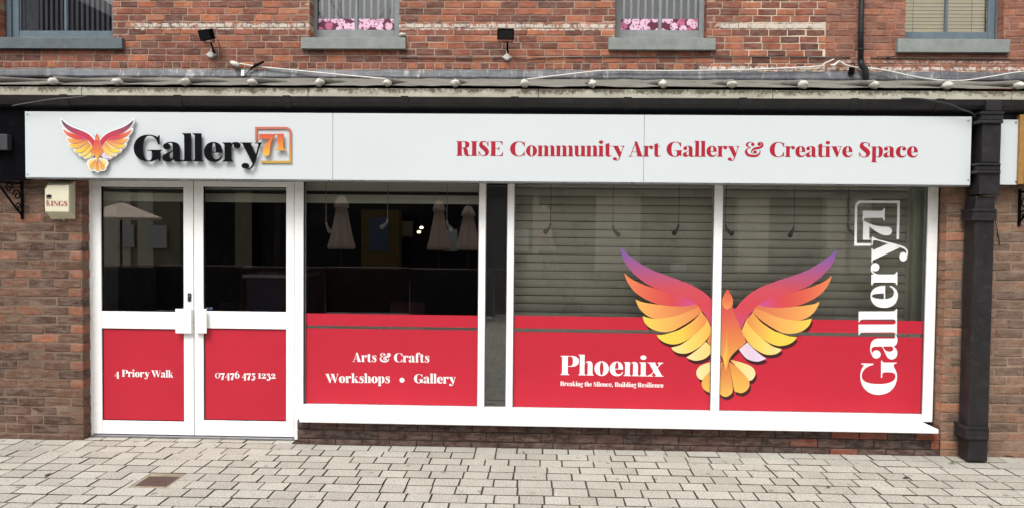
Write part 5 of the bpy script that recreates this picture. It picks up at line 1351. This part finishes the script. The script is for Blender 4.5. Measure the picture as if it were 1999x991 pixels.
p2, q2 = refl(722,440,27).x, refl(760,440,27).x
bx(min(p2,q2), max(p2,q2), YO+1.101, YO+1.13, refl(740,490,27).z, refl(740,425,27).z).build('window', paint('kiosk_blue', hexc((84,100,122)), .4, .1, 4), yd)
# gabled house to the left, dark in the first upper window
GX = -19.5
gh = thing('gabled_house', 'tall dark gabled house across the square, reflected in the blue-framed window', 'building', (GX-6, YO-3, 0))
m = MB(); m.prism([(GX-16,0),(GX,0),(GX,11.2),(GX-8,16.4),(GX-16,11.2)], 'y', YO-9, YO+1.5); m.build('body', SLATE, gh)
for k in range(3): bx(GX-13+4*k, GX-11.8+4*k, YO+1.501, YO+1.54, 6, 7.8).build('window', DARKW, gh)
# parasols
CLO = paint('parasol_cloth', hexc((236,212,192)), .8, .06, 5); POLE = paint('parasol_pole', hexc((90,60,44)), .5, .1, 10)
def closed_parasol(px, pyt, pyb, wpx, D, lab):
    t_, b_ = refl(px, pyt, D), refl(px, pyb, D); k = D/FPX; r = wpx*k/2; H = t_.z-b_.z
    t = thing('closed_parasol', lab, 'parasol', (t_.x, t_.y, 0), 'folded parasols on the square')
    MB().lathe([(.02,H),(r*.26,H*.965),(r*.46,H*.86),(r*.54,H*.77),(r*.40,H*.765),(r*.56,H*.5),(r*.80,H*.2),(r*.98,H*.05),(r*.9,0)], (t_.x,t_.y,b_.z), 72, .24, 7).build('canopy', CLO, t, smooth=True)
    MB().tube([(t_.x,t_.y,.0),(t_.x,t_.y,t_.z+.06)], .03, 10).build('pole', POLE, t)
    MB().lathe([(.001,.0),(.28,.0),(.28,.05),(.05,.09),(.001,.09)], (t_.x,t_.y,.0), 18).build('base', M['dark_metal'], t)
closed_parasol(667, 382, 486, 46, 23, 'folded beige parasol reflected left in the left shop window')
closed_parasol(857, 391, 488, 40, 24, 'folded beige parasol reflected right of the lamps')
closed_parasol(914, 402, 488, 44, 23, 'folded beige parasol reflected beside the window post')
closed_parasol(1062, 400, 490, 42, 24, 'folded beige parasol reflected over the shutter')
t_ = refl(236, 394, 19); t = thing('open_parasol', 'open cream parasol reflected in the left door glass', 'parasol', (t_.x, t_.y, 0))
r = 74*19/FPX; H = 36*19/FPX
m = MB(); n = 8; vs_ = [(t_.x, t_.y, t_.z)]
for q, (f, zz) in enumerate(((.35,-.30),(1.0,-.86),(1.0,-1.0))):
    vs_ += [(t_.x+r*f*math.cos(2*math.pi*(k+.5)/n), t_.y+r*f*math.sin(2*math.pi*(k+.5)/n), t_.z+H*zz) for k in range(n)]
m.add(vs_, [(0,1+k,1+(k+1)%n) for k in range(n)]+[(1+q*n+k,1+(q+1)*n+k,1+(q+1)*n+(k+1)%n,1+q*n+(k+1)%n) for q in range(2) for k in range(n)])
m.build('canopy', CLO, t); MB().tube([(t_.x,t_.y,0),(t_.x,t_.y,t_.z+.05)], .03, 10).build('pole', POLE, t)
for k in range(n):
    a = 2*math.pi*(k+.5)/n; MB().tube([(t_.x,t_.y,t_.z-.06),(t_.x+r*.96*math.cos(a),t_.y+r*.96*math.sin(a),t_.z-H*.86-.03)], .012, 6).build('rib', POLE, t)
# bare tree reflected in the second upper window
DT = 30.0
tp = at(640, 70, DT-DIST); tx, ty = tp.x, -(DT-DIST)+2*(YU+.21)
tree = thing('bare_tree', 'leafless tree across the square, its twigs reflected in an upper window', 'tree', (tx, ty, 0))
trunk, twigs = MB(), MB(); TR = random.Random(9)
def grow(p, d, L, r, lev):
    q = p + d*L; k = p+(q-p)*.5+Vector((TR.uniform(-.06,.06)*L, TR.uniform(-.06,.06)*L, 0))
    (trunk if lev < 2 else twigs).tube([p, k, q], [r, r*.85, r*.7], 6 if lev < 3 else 4, cap=False)
    if lev >= 5: return
    for i in range(3 if lev < 2 else 2):
        a = TR.uniform(0, 6.28); s = TR.uniform(.35,.75)
        e = (d + Vector((math.cos(a)*s, math.sin(a)*s, TR.uniform(-.05,.25)))).normalized(); grow(q, e, L*TR.uniform(.62,.82), r*.62, lev+1)
grow(Vector((tx,ty,0)), Vector((.03,0,1)), 3.75, .10, 0)
BARK = paint('bark', (.06,.05,.042), .9, .2, 12)
trunk.build('trunk', BARK, tree); twigs.build('branches', BARK, tree)

# dark cafe barriers round the tables across the square
BAR = paint('barrier_cloth', (.014,.011,.015), .8, .2, 3)
BARR = paint('barrier_maroon', (.030,.009,.012), .8, .2, 3)
bx0 = refl(150, 570, 15.5)
n = 11
for i in range(n):
    u0, u1 = 140+165*i, 140+165*(i+1)
    p, q = refl(u0,570,15.5+.25*(i%2)), refl(u1,570,15.5+.25*(i%2))
    t = thing('cafe_barrier', 'dark fabric cafe barrier across the square, %s from the left in the reflection' % ('first second third fourth fifth sixth seventh eighth ninth tenth last'.split()[i]), 'barrier', ((p.x+q.x)/2, p.y, 0), 'cafe barriers across the square')
    bx(p.x+.006, q.x-.006, p.y-.012, p.y+.012, .06, .93).build('cloth', BARR if i in (2,3,5) else BAR, t)
    for x_ in (p.x+.02, q.x-.02):
        MB().tube([(x_, p.y, .0), (x_, p.y, .98)], .012, 8).build('post', M['black'], t)
    MB().tube([(p.x+.02, p.y, .955), (q.x-.02, p.y, .955)], .012, 8).build('rail', POLE, t)
tr = bx(-18, 18, YO+1.2, bx0.y-.3, .001, .012).build('terrace_floor', FLOOR_D); tag(tr, kind='structure')
